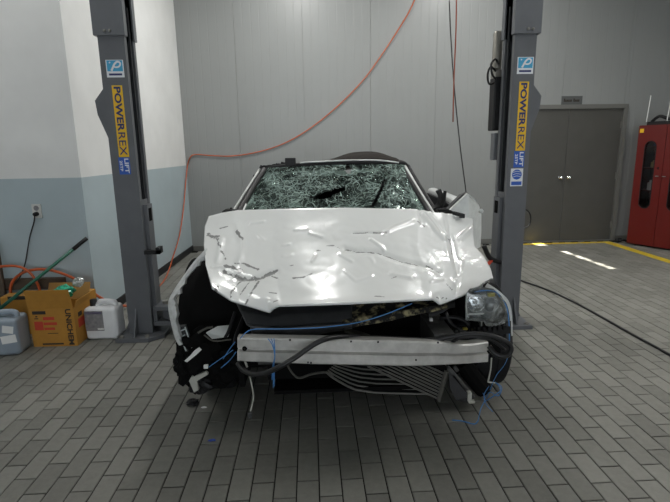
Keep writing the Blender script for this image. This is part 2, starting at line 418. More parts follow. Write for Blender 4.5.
for a, b in zip(edges[:-1], edges[1:]):
    z0 = 0.
    segs = [(a, b, 0.)]
    if a < DX1+.06 and b > DX0-.06:
        segs = []
        if a < DX0-.06: segs.append((a, DX0-.06, 0.))
        segs.append((max(a, DX0-.06), min(b, DX1+.06), DH+.06))
        if b > DX1+.06: segs.append((DX1+.06, b, 0.))
    for (u0, u1, z0) in segs:
        if u1-u0 < .05: continue
        obj('panel', ribbed(u0, u1, z0, CEIL, lambda u, d, z: (u, BACKY+d, z), max(2, round((u1-u0)/.118))), 'panel_white', wall_back)
obj('base_channel', MB().box((-1.8, BACKY-.012, 0), (DX0-.07, BACKY+.01, .07)).box((DX1+.07, BACKY-.012, 0), (RX, BACKY+.01, .07)), 'door_frame', wall_back)

# steel double door
d1 = struct(obj('door_1', MB().box((DX0-.06, BACKY-.03, 0), (DX0, BACKY+.10, DH+.06)).box((DX1, BACKY-.03, 0), (DX1+.06, BACKY+.10, DH+.06)).box((DX0, BACKY-.03, DH), (DX1, BACKY+.10, DH+.06)), 'door_frame'))
d1['label'] = 'grey steel double door in the back wall'
for a, b in ((DX0+.004, DJ-.003), (DJ+.003, DX1-.004)):
    lf = obj('door_leaf', MB().cbox(((a+b)/2, BACKY+.02, DH/2+.004), (b-a, .045, DH-.012), bev=.004, seg=1), 'steel_door', d1)
    hx = DJ-.065 if a < 3.5 else DJ+.065
    kb = MB().lathe([(.001, -.065), (.022, -.062), (.029, -.045), (.024, -.028), (.011, -.022), (.011, -.008), (.028, -.005), (.028, 0)], (hx, BACKY-.003, .985), 'Y', 16)
    obj('knob', kb, 'chrome', lf, smooth=True)
    for z in (.25, 1.0, 1.75): obj('hinge', MB().box((a-.004 if a < 3.5 else b-.016, BACKY-.012, z-.05), (a+.016 if a < 3.5 else b+.004, BACKY-.002, z+.05)), 'door_frame', lf)
obj('threshold', MB().box((DX0, BACKY-.03, 0), (DX1, BACKY+.08, .012)), 'door_frame', d1)
sg = MB().box((3.70, BACKY-.012, 2.045), (4.01, BACKY-.002, 2.165))
sgo = tag(obj('door_sign', sg, 'sign_grey'), 'small dark grey sign plate above the steel doors', 'sign')
# two short worn words, no letter readable
wds = [[], []]
for i, (x, w) in enumerate(((3.733, .018), (3.757, .014), (3.777, .018), (3.800, .014), (3.820, .014), (3.839, .014), (3.876, .018), (3.900, .018), (3.924, .016), (3.946, .02))):
    wds[i > 5].append((x, w))
for wd_ in wds:      # worn word: one low bar with uneven letter stems
    ms_ = MB(); n_ = len(wd_); x0 = wd_[0][0]; x1 = wd_[-1][0]+wd_[-1][1]; top_ = []
    for k, (x, w) in enumerate(wd_): h_ = 2.130 if k == 0 else 2.116; top_ += [(x, h_), (x+w, h_), (x+w, 2.096), (x+w+.004, 2.096)]
    pts_ = [(x0, 2.085)]+top_[:-1]+[(x1, 2.085)]
    ms_.prism([(x, BACKY-.0135, z) for x, z in pts_], (0, .0015, 0)); obj('lettering', ms_, 'print_black', sgo)

# left block: front face and side face
wl = struct(obj('wall_left', MB().prism([(-1.90, 4.15, -.1), (-1.79, BACKY+.06, -.1), (LX, BACKY+.06, -.1), (LX, 4.15, -.1)], (0, 0, CEIL+.1)), 'two_tone_wall', base=(-3, 4.15, 0)))
wl['label'] = 'white wall with pale blue dado, jutting out on the left'
bb = MB(); 
for dz, t in ((0, .012),):
    bb.prism([(-1.90+t, 4.15, 0), (-1.79+t, BACKY-.013, 0), (-1.79, BACKY-.013, 0), (-1.90, 4.15, 0)], (0, 0, .085))
struct(obj('baseboard_left', bb, 'skirting'))
wsd = struct(obj('wall_side_left', MB().box((LX-.1, FY0, -.1), (LX, 4.15, CEIL)), 'two_tone_wall', base=(LX, 0, 0)))
wr = struct(obj('wall_right', MB().box((RX+.06, FY0, -.1), (RX+.16, BACKY+.1, CEIL)), 'panel_joint', base=(RX, 0, 0)))
yy = BACKY
while yy > FY0+.1:
    y0 = max(FY0, yy-.945)
    obj('panel', ribbed(y0, yy, 0, CEIL, lambda u, d, z: (RX+d, u, z)), 'panel_white', wr); yy = y0
# unseen front wall behind the camera, its bay header added to cut high daylight
struct(obj('wall_front', MB().box((LX-.1, FY0-.1, 2.7), (RX+.16, FY0, CEIL)).box((LX-.1, FY0-.1, -.1), (LX+.9, FY0, 2.7)).box((RX-.7, FY0-.1, -.1), (RX+.16, FY0, 2.7)), 'panel_white', base=(0, FY0, 0)))
# ceiling with an unseen slot added to cast the sun streak on the floor
hz = CEIL
def lift(p): t = hz/(-SUN_DIR.z); return Vector((p.x, p.y, 0))-SUN_DIR*t
A_ = lift(G(560, 250)); B_ = lift(G(612, 268.5))
SX0, SX1 = min(A_.x, B_.x)-.22, max(A_.x, B_.x)+.06
SY0, SY1 = B_.y-.02, BACKY
SY1 = lift(Vector((3.5, 7.12, 0))).y
cb = MB(); T = .02
cb.box((LX-.1, FY0, hz), (SX0, BACKY+.2, hz+T)); cb.box((SX1, FY0, hz), (RX+.16, BACKY+.2, hz+T))
cb.box((SX0, FY0, hz), (SX1, SY0, hz+T)); cb.box((SX0, SY1, hz), (SX1, BACKY+.2, hz+T))
ceil = struct(obj('ceiling', cb, 'ceiling_paint', base=(0, 0, hz)))
fl = MB()                                    # unseen pieces added over the slot to break up the sun streak
n = 24
for i in range(n):
    ya = SY0+(SY1-SY0)*i/n; yb = SY0+(SY1-SY0)*(i+1)/n; t = (i+.5)/n
    cxm = B_.x+(A_.x-B_.x)*min(1, t/.66); w = .035 if t < .66 else .045
    w *= random.uniform(.55, 1.2)
    if i in (5, 11): w = .008
    if .64 < t < .87: w = 0
    cxm += random.uniform(-.012, .012)
    if t > .87: cxm = lift(Vector((3.44, 7.1, 0))).x; w = .07
    if w == 0: fl.box((SX0-.01, ya, hz+T), (SX1+.01, yb, hz+T+.004)); continue
    fl.box((SX0-.01, ya, hz+T), (cxm-w, yb, hz+T+.004)); fl.box((cxm+w, ya, hz+T), (SX1+.01, yb, hz+T+.004))
obj('streak_mask', fl, 'ceiling_paint', ceil)
# strip lights under the ceiling
LNAME = ['white strip light hung over the rear of the car', 'white strip light hung between the car and the steel doors', 'white strip light hung over the yellow floor line', 'white strip light hung high between the car and the jutting wall', 'white strip light hung high over the lift column with power unit', 'added white strip light that brightens the jutting wall']
for i, (x, y, lz, lamp_w) in enumerate(LAMPS):
    t = thing('strip_light', (x, y, lz-.12), LNAME[i], 'light', 'strip lights under the ceiling')
    obj('housing', MB().box((x-.09, y-.65, lz-.07), (x+.09, y+.65, lz)), 'fixture_white', t)
    for dy in (-.5, .5): obj('suspension_wire', MB().tube([(x, y+dy, lz), (x, y+dy, hz)], .003, 5), 'bolt', t)
    ld = bpy.data.lights.new('tube', 'AREA'); ld.shape = 'RECTANGLE'; ld.size = .16; ld.size_y = 1.25; ld.energy = lamp_w; ld.color = (1., .99, .96)
    lo = bpy.data.objects.new('tube', ld); COL.objects.link(lo); lo.parent = t; lo.location = (0, 0, .035)

# ================================================================== LIFT POSTS
PF, PB = 3.75, 3.98
def post(s, label):
    xi, xo = (-1.30, -1.485) if s < 0 else (1.54, 1.705)
    t = thing('lift_post', ((xi+xo)/2, 3.87, 0), label, 'car lift')
    X = lambda d: xi+s*d        # d measured from the open (car) side outwards
    Wd = abs(xo-xi); th = .01
    def chan(grow, z0, z1, og=0.):
        g = grow
        o = [(X(-g), PF-g), (X(Wd+g+og), PF-g), (X(Wd+g+og), PB+g), (X(-g), PB+g), (X(-g), PB-.045), (X(.012), PB-.045), (X(.012), PB-th),
             (X(Wd-th), PB-th), (X(Wd-th), PF+th), (X(.012), PF+th), (X(.012), PF+.045), (X(-g), PF+.045)]
        if s > 0: o = o[::-1]
        return MB().prism([(x, y, z0) for x, y in o], (0, 0, z1-z0))
    obj('column', chan(0, .03, 2.62), 'lift_grey', t)
    sl_ = obj('upper_sleeve', chan(.012, 2.275, 3.6, .012), 'lift_grey_light', t)
    for dx in (.09, .125): obj('bolt', MB().lathe([(.001, -.012), (.009, -.012), (.011, -.004), (.011, 0)], (X(dx), PF-.012, 2.305), 'Y', 8), 'bolt', sl_)
    # base plate with chamfered corners and gussets
    bp = [(X(-.10), PF-.03), (X(.0), PF-.12), (X(Wd+.07), PF-.12), (X(Wd+.07), PB+.12), (X(.0), PB+.12), (X(-.10), PB+.03)]
    bpo = obj('base_plate', MB().prism([(x, y, 0.001) for x, y in bp], (0, 0, .03)), 'lift_grey', t)
    for dx, y in ((.02, PF-.08), (Wd+.035, PF-.08), (Wd+.035, PB+.08), (.02, PB+.08)):
        obj('anchor_bolt', MB().lathe([(.001, .05), (.010, .05), (.010, .045), (.018, .045), (.018, .03), (.022, .03)], (X(dx), y, 0), 'Z', 8), 'bolt', bpo)
    obj('gusset', MB().prism([(X(.11), PF-.10, .03), (X(.11), PF, .03), (X(.11), PF, .24)], (s*.012, 0, 0)), 'lift_grey', t)
    obj('gusset', MB().prism([(X(Wd), 3.86, .03), (X(Wd+.065), 3.86, .03), (X(Wd), 3.86, .20)], (0, .012, 0)), 'lift_grey', t)
    # side cable cover
    obj('side_cover', MB().prism([(X(Wd), PF+.02, 1.545), (X(Wd+.066), PF+.02, 1.735), (X(Wd+.075), PF+.02, 1.835), (X(Wd), PF+.02, 1.925)], (0, .14, 0)), 'lift_grey', t)
    # carriage running inside the channel
    cg = obj('carriage', MB().box((min(X(.004), X(.16)), PF+.05, .17), (max(X(.004), X(.16)), PB-.05, 1.10)).box((min(X(-.03), X(.01)), PF+.055, .17), (max(X(-.03), X(.01)), PB-.055, 1.06)), 'lift_grey', t)
    obj('latch_slot', MB().box((min(X(-.034), X(-.02)), PF+.08, .93), (max(X(-.034), X(-.02)), PF+.14, 1.03)), 'black_matte', cg)
    obj('guide_track', MB().box((min(X(.02), X(.03)), PF+.012, 1.1), (max(X(.02), X(.03)), PF+.04, 2.5)).box((min(X(.012), X(.022)), PB-.075, 1.1), (max(X(.012), X(.022)), PB-.055, 2.5)), 'lift_dark', t)
    obj('lift_chain', MB().tube([(X(.06), 3.86, 1.1), (X(.06), 3.86, 2.6)], .014, 6), 'lift_dark', t)
    # low swing arm knuckle
    kx = X(-.09)
    kn = obj('arm_bracket', MB().box((min(X(-.01), X(-.15)), PF+.02, .21), (max(X(-.01), X(-.15)), PB-.02, .245)).box((min(X(-.01), X(-.15)), PF+.02, .085), (max(X(-.01), X(-.15)), PB-.02, .12)).box((min(X(-.005), X(-.035)), PF+.03, .10), (max(X(-.005), X(-.035)), PB-.03, .23)), 'lift_grey', t)
    obj('pivot_pin', MB().lathe([(.001, .27), (.028, .268), (.028, .07), (.001, .07)], (kx, 3.86, 0), 'Z', 14), 'bolt', kn)
    return t, X, Wd
def swing_arm(t, X, s, end):
    e = Vector(end); a = Vector((X(-.09), 3.86, .165)); d = (e-a); L = d.length; q = d.to_track_quat('X', 'Z')
    c = (a+e)/2
    ar = obj('swing_arm', MB().cbox(c, (L, .10, .075), q, bev=.008, seg=1), 'lift_grey', t)
    pad = MB().lathe([(.001, .05), (.05, .048), (.058, .04), (.058, .015), (.03, .01), (.03, -.02), (.001, -.02)], e+Vector((0, 0, .02)), 'Z', 16)
    obj('lift_pad', pad, 'rubber', ar)

def sticker_frame(X0, z0, y):  # maps sticker (x right, y up, z out towards camera)
    return Matrix(((1, 0, 0, X0), (0, 0, -1, y), (0, 1, 0, z0), (0, 0, 0, 1)))
def stickers(t, xc, extra):
    y = PF-.0015
    def plate(name, x, z, w, h, m, par=t, dy=0.):
        return obj(name, MB().box((x-w/2, y-dy, z-h/2), (x+w/2, y-dy+.001, z+h/2)), m, par)
    # sky-blue emblem
    lz = 2.052
    lg = plate('logo_sticker', xc-.002, lz, .124, .120, 'sticker_white')
    plate('emblem_field', xc-.002, lz+.019, .110, .074, 'sticker_sky', lg, .001)
    plate('emblem_bar', xc-.002, lz-.040, .092, .014, 'sticker_navy', lg, .001)
    def E(u, v): return (xc-.002-.055+.110*u, y-.0018, lz-.018+.074*v)
    wv = MB().ribbon([E(.26, .04), E(.36, .30), E(.50, .66), E(.70, .88), E(.87, .74), E(.80, .46), E(.60, .36), E(.42, .44)], lambda q: .015-.005*q, (0, -1, 0))
    wv.lathe([(.001, 0), (.006, 0)], E(.2, .8), 'Y', 8)
    obj('emblem_stroke', wv, 'sticker_white', lg)
    # yellow name strip, read downwards
    zc = 1.682
    yw = plate('name_strip', xc-.002, zc, .074, .510, 'sticker_yellow')
    M = Matrix(((0, 1, 0, xc-.002), (0, 0, -1, y-.0008), (-1, 0, 0, zc), (0, 0, 0, 1)))
    text('lettering', 'POWER', .050, 'sticker_navy', yw, Matrix.Translation((0, 0, .088)) @ M, bold=.0024, fit=.316)
    text('lettering', 'REX', .050, 'sticker_navy', yw, Matrix.Translation((0, 0, -.160)) @ M, bold=.0004, fit=.168)
    bl = plate('model_strip', xc-.006, 1.362, .082, .126, 'sticker_blue')
    text('lettering', 'LIFT', .030, 'sticker_white', bl, Matrix.Translation((.014, 0, 1.362-zc)) @ M, bold=.001, fit=.108)
    text('lettering', '25TP', .020, 'sticker_white', bl, Matrix.Translation((-.026, 0, 1.362-zc)) @ M, bold=.0006, fit=.078)
    if extra:
        zr = 1.222
        rd = plate('maker_sticker', xc-.016, zr, .098, .138, 'sticker_white')
        dk = MB().lathe([(.0005, 0), (.039, 0)], (xc-.016, y-.0012, zr+.022), 'Y', 20); obj('round_emblem', dk, 'sticker_blue', rd)
        ring = MB()
        for k in range(3):
            ring.ribbon([(xc-.016-.032, y-.0018, zr+.002+.018*k), (xc-.016-.005, y-.0018, zr+.011+.018*k), (xc-.016+.031, y-.0018, zr+.006+.018*k)], .0035, (0, -1, 0))
        obj('emblem_stroke', ring, 'sticker_white', rd)
        plate('emblem_bar', xc-.016, zr-.046, .082, .028, 'sticker_blue', rd, .001)

pl, XL, WD = post(-1, 'grey two-post lift column beside the cardboard box')
stickers(pl, -1.382, False); swing_arm(pl, XL, -1, (-.76, 3.62, .12))
obj('release_lever', MB().box((XL(-.01)-.01, PF-.03, .685), (XL(-.01)+.11, PF+.01, .715)).box((XL(-.01)+.08, PF-.03, .685), (XL(-.01)+.11, PF+.06, .735)), 'black_plastic', pl)
prr, XR, WD = post(1, 'grey two-post lift column with power unit, in front of steel doors')
stickers(prr, 1.632, True); swing_arm(prr, XR, 1, (1.17, 3.72, .12))
# hydraulic power unit on the right post
pu = obj('pump_motor', MB().lathe([(.001, .16), (.030, .158), (.038, .14), (.038, -.12), (.030, -.13), (.001, -.13)], (1.528, 4.06, 2.20), 'Z', 20), 'bolt', prr, smooth=True); autosmooth(pu)
obj('oil_tank', MB().cbox((1.530, 4.06, 1.80), (.062, .12, .42), bev=.012), 'black_plastic', prr)
obj('valve_block', MB().cbox((1.53, 4.06, 2.03), (.06, .10, .07), bev=.006), 'bolt', prr)
obj('switch_box', MB().cbox((1.54, 4.05, 1.46), (.04, .08, .22), bev=.006), 'lift_grey_light', prr)
obj('bracket', MB().box((1.56, 3.985, 1.45), (1.60, 4.0, 2.3)), 'lift_dark', prr)
for pth in ([(1.500, 4.0, 2.05), (1.450, 3.98, 2.08), (1.425, 3.97, 2.02), (1.440, 3.97, 1.95), (1.490, 4.0, 1.96)], [(1.510, 3.97, 2.10), (1.470, 3.94, 2.13), (1.435, 3.93, 2.09), (1.450, 3.94, 2.02), (1.500, 3.98, 1.98)]):
    obj('hydraulic_hose', MB().tube(pth, .008, 6), 'black_cord', prr, smooth=True)
obj('handle_loop', MB().tube([(1.695, 3.93, W(524, 208, 3.98).z), W(524, 208.5, 3.96), W(530, 214, 4.0), W(530, 224, 4.0), W(524, 228, 3.96), (1.695, 3.93, W(524, 228, 3.98).z)], .006, 6), 'black_cord', prr, smooth=True)
obj('lock_lever', MB().tube([W(484, 246, 3.7), W(490, 258, 3.72), W(500, 262, 3.78), (1.555, 3.84, W(500, 262, 3.78).z)], .02, 8), 'black_plastic', prr, smooth=True)
obj('lever_grip', MB().tube([W(483, 266, 3.7), W(488, 264, 3.71), W(492, 259.5, 3.725)], .015, 8), 'print_red', prr)

# ================================================================== THE WRECKED CAR
CX = .2
car = thing('wrecked_car', (CX, 4.1, 0), 'white crashed convertible with crumpled bonnet and shattered windscreen', 'car')

def lerp_pts(pts, u):
    for (a, p), (b, q) in zip(pts[:-1], pts[1:]):
        if u <= b: t = (u-a)/(b-a); return (p[0]+(q[0]-p[0])*t, p[1]+(q[1]-p[1])*t)
    return pts[-1][1]
FRONT = [(0, (212, 288)), (.07, (231, 301)), (.2, (269.5, 313)), (.215, (273, 309)), (.235, (279, 306)), (.5, (350, 303.5)), (.78, (433, 299.5)), (.80, (436.5, 302)), (.815, (440, 305)), (.9, (462, 296.5)), (1, (493, 278))]
CREST = [(0, (209, 217)), (.06, (222, 213.5)), (.1, (237, 211)), (.3, (290, 209.5)), (.5, (345, 208.5)), (.78, (420, 210)), (.83, (432, 213)), (.92, (454, 215)), (1, (473, 219))]
LEFT = [(0, (212, 288)), (.32, (205.6, 265)), (.6, (204, 245)), (.86, (205, 227)), (1, (209, 217))]
RIGHT = [(0, (493, 278)), (.13, (491, 270)), (.35, (484, 257)), (.52, (475, 247)), (.72, (473, 235)), (1, (473, 219))]
FSM = [(0, (212, 288)), (.1, (240, 302)), (.25, (282, 308)), (.5, (350, 306)), (.75, (424, 302)), (.88, (457, 295)), (1, (493, 278))]
def hood_px(u, v):
    f = lerp_pts(FRONT, u)
    if v > 0:
        g = lerp_pts(FSM, u); k = max(0, 1-v/.10)**1.5; f = (g[0]+(f[0]-g[0])*k, g[1]+(f[1]-g[1])*k)
    c = lerp_pts(CREST, u); l = lerp_pts(LEFT, v); r = lerp_pts(RIGHT, v)
    out = []
    for k in (0, 1):
        a = (1-v)*f[k]+v*c[k]; b = (1-u)*l[k]+u*r[k]
        d = (1-u)*(1-v)*FRONT[0][1][k]+u*(1-v)*FRONT[-1][1][k]+(1-u)*v*CREST[0][1][k]+u*v*CREST[-1][1][k]
        out.append(a+b-d)
    return out
SCR = [([(208.5,236),(218,238.6)],2.2),([(217,239),(222,253),(226,260)],1.2),([(237,232),(242.5,240)],1.6),([(220,229),(228,227)],.8),([(225,266.5),(242.5,272)],2.0),([(235,264),(245,265),(258,270)],1.2),
 ([(224,272.5),(240,279),(254,280),(265,276),(276,272)],2.2),([(240,282),(231,293),(231,298)],.9),([(249,283),(240,296)],.9),([(259,282),(252.6,292),(246,304.6)],1.4),([(216,291),(217.5,288)],1.6),
 ([(293,279),(303,278),(312,274)],.9),([(326.5,246),(334,246),(339,248.5)],.7),([(317,251),(320,251)],.9),([(269,293.5),(277,294)],.7),([(273,303),(278,301)],.7),([(290,267),(294,266)],.7),
 ([(345,249.5),(356.5,252.5),(377,253),(389,257),(403,262),(419,265.6)],.75),([(426,266),(439,272.6)],.75),([(417,222),(424,227.5)],1.0),([(420,210),(420,222)],.5),([(450,240),(452,254)],.8),([(456,259),(463,259)],.6),
 ([(447,238.5),(455,241)],.7),([(353,234),(368,233)],.7),([(373,233),(387,234)],.7),([(375,297),(384,297.6)],.6),([(480,285),(493,278.6)],.8),([(391,278.6),(397,277)],.6),([(436,298),(449,299.5)],.6),([(272,277),(279,280)],1.0),([(446,285),(452,291)],.6)]
CRS = [([(295,231),(307,229.6)],4,.006),([(310,234),(322,237.5)],4,.007),([(384,234),(396,228),(412,222)],5,.011),([(370.5,240),(382,248),(384,251)],4,.008),([(422.5,214),(437.6,233),(444.5,239)],5,.016),([(461,238.6),(472,228)],6,.02),
 ([(391,274),(412,278.6)],5,.008),([(430.6,283),(442,281)],4,.008),([(345,249.5),(356.5,252.5),(377,253),(389,257),(403,262),(419,265.6),(439,272.6)],6,-.011),([(224,272.5),(240,279),(254,280),(276,272)],7,-.012),
 ([(237,225),(242,245),(240,262)],8,.005),([(420,210),(421,224)],5,-.014),([(450,238),(453,256),(458,275),(456,292)],7,-.016),([(353,234),(387,234)],4,-.007),([(345,272),(356,282),(372,276)],4,.006),([(340,255),(352,262)],4,.007),
 ([(312,262),(316,255)],3,.005),([(250,224),(264,222)],4,.005),([(462,262),(461,272),(455,282)],4,.010),([(430,213),(446,236)],3,.008),([(443,214),(449,238)],3,.008),([(283,246),(290,245)],3,.005),([(222,240),(218,262)],6,.010),([(212,268),(222,267)],4,.006)]
def segd(px, py, pl_):
    best = 1e9
    for (ax, ay), (bx, by) in zip(pl_[:-1], pl_[1:]):
        dx, dy = bx-ax, by-ay; t = max(0, min(1, ((px-ax)*dx+(py-ay)*dy)/(dx*dx+dy*dy))); d = math.hypot(px-ax-t*dx, py-ay-t*dy)
        if d < best: best = d
    return best
def bb_of(pl_, w): return (min(p[0] for p in pl_)-w, max(p[0] for p in pl_)+w, min(p[1] for p in pl_)-w, max(p[1] for p in pl_)+w)
SCR = [(p, w if w > 1 else w*.8) for p, w in SCR]
SCRB = [(p, w, bb_of(p, w*3.4)) for p, w in SCR]; CRS = [(p, w*(.72 if w > 4.5 else .55), a*.8) for p, w, a in CRS]
rc = random.Random(3)
for k in range(7):         # many short sharp dents over the sheet
    x0, y0 = rc.uniform(225, 470), rc.uniform(222, 288); an = rc.uniform(-.9, .9); l_ = rc.uniform(4, 13)
    pts_ = [(x0+l_*t*math.cos(an+rc.uniform(-.3, .3)), y0+l_*t*math.sin(an)*.7+rc.uniform(-1, 1)) for t in (0, .5, 1)]
    CRS.append((pts_, rc.uniform(1.5, 2.4), rc.choice((-1, 1))*rc.uniform(.0015, .003)))
CRSB = [(p, w, a, bb_of(p, w)) for p, w, a in CRS]
HN = Vector((0, -.5, .866))
NU, NV, NB = 230, 96, 8
hv = []; scr = []
for j in range(NV+1+NB):
    for i in range(NU+1):
        u = i/NU; v = min(1, j/NV); x, y = hood_px(u, v)
        Yf = 2.12+.20*(2*u-1)**2; Yc = 2.93+.03*(2*u-1)**2
        p = W(x, y, Yf+(Yc-Yf)*v)
        d = 0; sc = 0
        for pl_, w, a, b in CRSB:
            if b[0] < x < b[1] and b[2] < y < b[3]:
                q = segd(x, y, pl_)
                if q < w: d += a*(1-q/w)**1.4
        for pl_, w, b in SCRB:
            if b[0] < x < b[1] and b[2] < y < b[3]:
                q = segd(x, y, pl_)+w*(1.1 if w > 1 else .6)*noise.noise(p*38)+(.25 if w > 1 else .1)*w; sc = max(sc, max(0, 1-max(0, q)/(2*w)))
        edge = min(1, min(u, 1-u)*8)*min(1, v*6)*min(1, (1-v)*6+.15)
        k = .5+1.3*max(0, (u-.72)/.28)+.5*max(0, (.2-u)/.2)
        f1 = noise.noise(p*5.5); f2 = noise.noise(p*13+Vector((3, 1, 7)))
        d += edge*k*(.009*f1+.0016*(abs(f2)*2-.5))
        p = p + HN*d
        if j > NV:
            t = (j-NV)/NB
            p = p + Vector((0, .40*t, -.035*t-.05*t*t))
        hv.append(p); scr.append(sc)
hb = MB(); hb.v = hv; w_ = NU+1
hb.f = [(j*w_+i, j*w_+i+1, (j+1)*w_+i+1, (j+1)*w_+i) for j in range(NV+NB) for i in range(NU)]
hood = obj('hood', hb, 'scraped_white_paint', car, smooth=True); hood['label'] = 'crumpled white bonnet with grey scrapes'
at = hood.data.attributes.new('scrape', 'FLOAT', 'POINT'); at.data.foreach_set('value', scr)
solid(hood, .010, 0)

# ---- windscreen
WY0, WY1 = 3.22, 3.74
def ws_pt(u, v, dy=0.):
    l = lerp_pts([(0, (231.5, 222)), (.2, (238, 211.5)), (1, (263, 168))], v); r = lerp_pts([(0, (437, 222)), (.2, (430, 211.5)), (1, (404, 164))], v)
    x = l[0]+(r[0]-l[0])*u; y = l[1]+(r[1]-l[1])*u
    y -= v*1.0*math.sin(math.pi*u)
    Y = WY0+(WY1-WY0)*v-.13*(1-(2*u-1)**2)+dy
    p = W(x, y, Y)
    return p
def ws_def(u, v):
    p = ws_pt(u, v); k = math.sin(math.pi*u)*math.sin(math.pi*min(1, max(0, v)))
    return p+Vector((0, .8, -.6))*(k*(.030*noise.noise(p*4)+.02))+Vector((0, -.5, .5))*(.006*noise.noise(p*17)*min(1, k*4))
HOLES = [[(307,196),(316,195),(322,193),(330,190),(345,185.5),(345,189),(334,194),(325,198.5),(316,199)], [(371,205),(378,192),(384,178),(386.5,178),(381,194),(374.5,205.5)], [(347,163.5),(352,168),(350,174),(345,170)]]
def inpoly(x, y, P):
    c = False; n_ = len(P)
    for i in range(n_):
        x1, y1 = P[i]; x2, y2 = P[i-1]
        if (y1 > y) != (y2 > y) and x < (x2-x1)*(y-y1)/(y2-y1)+x1: c = not c
    return c
def ws_skip(u, v):
    p = PX(ws_pt(u, v)); return any(inpoly(p[0], p[1], h) for h in HOLES)
ws = obj('windshield', MB().grid(ws_def, 130, 50, ws_skip), 'shattered_glass', car, smooth=True); ws['label'] = 'shattered greenish windscreen'
# frame: pillars, seal and header
def edge_strip(name, pts, w, m, nrm=(0, -.75, .6), par=car, r=None):
    return solid(obj(name, MB().ribbon(pts, w, nrm), m, par), .012)
lpil = [W(230.5, 216, 3.27), W(236, 207, 3.36), W(248, 188, 3.55), W(259.5, 170, 3.75)]
obj('windshield_pillar', MB().tube(lpil, .010, 8), 'white_edge', car, smooth=True)
seal = MB().tube([W(237, 216, 3.22), W(241.5, 207, 3.32), W(252.5, 188, 3.53), W(264.5, 169.5, 3.73)], .024, 8)
obj('windshield_seal', seal, 'black_plastic', car, smooth=True)
obj('trim_strip', MB().tube([W(243, 211, 3.27), W(246, 204, 3.34)], .006, 6), 'white_edge', car)
rpil = [W(437, 219, 3.25), W(430, 208, 3.36), W(417, 187, 3.55), W(405, 166.5, 3.75)]
obj('windshield_pillar', MB().tube([p+Vector((-.004, -.02, .004)) for p in rpil], .010, 8), 'white_edge', car, smooth=True)
obj('windshield_seal', MB().tube([W(432, 216, 3.24), W(426.5, 208, 3.34), W(414, 187, 3.53), W(403, 168, 3.73)], .017, 8), 'black_plastic', car, smooth=True)
obj('window_seal', MB().tube([p+Vector((.028, .03, 0)) for p in rpil], .018, 8), 'black_plastic', car, smooth=True)
hd = [W(262, 168.5, 3.76), W(276, 166, 3.73), W(300, 163.8, 3.70), W(345, 161.5, 3.69), W(380, 161.5, 3.72), W(404, 164.5, 3.77)]
obj('header_rail', MB().tube([p+Vector((0, 0, -.012)) for p in hd], .020, 8), 'black_plastic', car, smooth=True)
obj('header_trim', MB().tube([p+Vector((0, -.012, .008)) for p in hd[2:]], .006, 8), 'white_edge', car, smooth=True)
obj('header_corner', MB().tube([W(399, 162.5, 3.74), W(404, 164, 3.75), W(407.5, 168, 3.78)], .022, 8), 'black_plastic', car, smooth=True)
crb = MB()
for i in range(10):
    q = W(262+3*i, 167.8-.45*i, 3.75); crb.cbox(q+Vector((0, 0, .004)), (random.uniform(.02, .035), .03, random.uniform(.014, .03)), Matrix.Rotation(random.uniform(-.6, .6), 3, 'Y'))
obj('torn_seal', crb, 'black_plastic', car)
obj('mirror_mount', MB().cbox(W(290.5, 162, 3.70), (.080, .05, .062), bev=.006).cbox(W(289, 165.5, 3.70), (.05, .04, .02)), 'black_plastic', car)
# fabric roof, collapsed: a hump on the driver side
def roof(u, v):
    X = -.32+1.10*u; Y = 3.78+1.25*v
    h = 1.315+.118*math.exp(-((u-.72)/.30)**2)*math.sin(math.pi*min(1, v*1.1+.12))**.7 - .14*max(0, v-.5)**1.3
    h += .018*noise.noise(Vector((X*5, Y*5, 0)))-.10*max(0, .22-u)-1.2*max(0, u-.93)
    return Vector((X, Y, h))
solid(obj('fabric_roof', MB().grid(roof, 48, 30), 'fabric_top', car, smooth=True), .012)
for xx in (-.30, .2, .74): obj('roof_bow', MB().tube([(xx, 3.9, 1.25), (xx, 4.3, 1.24), (xx, 4.75, 1.14), (xx, 5.0, .90)], .014, 6), 'black_plastic', car)

# ---- body tub
def side(s):
    prof = [(.20, .72, .90), (.30, .86, .0), (.55, .90, .0), (.80, .885, .0), (.93, .82, .0)]
    def fn(u, v):
        Y = 3.15+2.95*u; k = 1-.10*max(0, (u-.72)/.28)**2
        z = .20+.75*v; hw = (.80+.10*math.sin(math.pi*min(1, v*.75+.18)))*k
        zz = z+.05*max(0, u-.5)
        # wheel opening
        return Vector((CX+s*hw, Y, zz))
    def skip(u, v):
        Y = 3.15+2.95*u; z = .2+.75*v; return math.hypot(Y-5.28, z-.33) < .37
    return MB().grid(fn, 48, 14, skip)
obj('side_panel', side(-1), 'white_paint', car, smooth=True).modifiers.new('t', 'SOLIDIFY').thickness = .02
def right_side_only(u0, u1):
    b = side(1); keep = []
    for f in b.f:
        y = sum(b.v[i].y for i in f)/4
        if u0 < y < u1: keep.append(f)
    used = sorted({i for f in keep for i in f}); mp = {o_: n_ for n_, o_ in enumerate(used)}
    b.v = [b.v[i] for i in used]; b.f = [tuple(mp[i] for i in f) for f in keep]; return b
q_ = right_side_only(4.60, 7); qo = obj('quarter_panel', q_, 'white_paint', car, smooth=True); solid(qo, .02)
obj('sill', MB().box((CX+.74, 3.2, .18), (CX+.86, 4.4, .34)), 'white_paint', car)
def deck(u, v):
    Y = 5.02+1.06*v; k = 1-.10*max(0, (v-.2)/.8)**2
    X = CX+(2*u-1)*.83*k
    return Vector((X, Y, .985+.03*math.cos((2*u-1)*1.4)-.04*abs(2*u-1)**3-.14*v*v))
solid(obj('trunk_lid', MB().grid(deck, 20, 12), 'white_paint', car, smooth=True), .02)
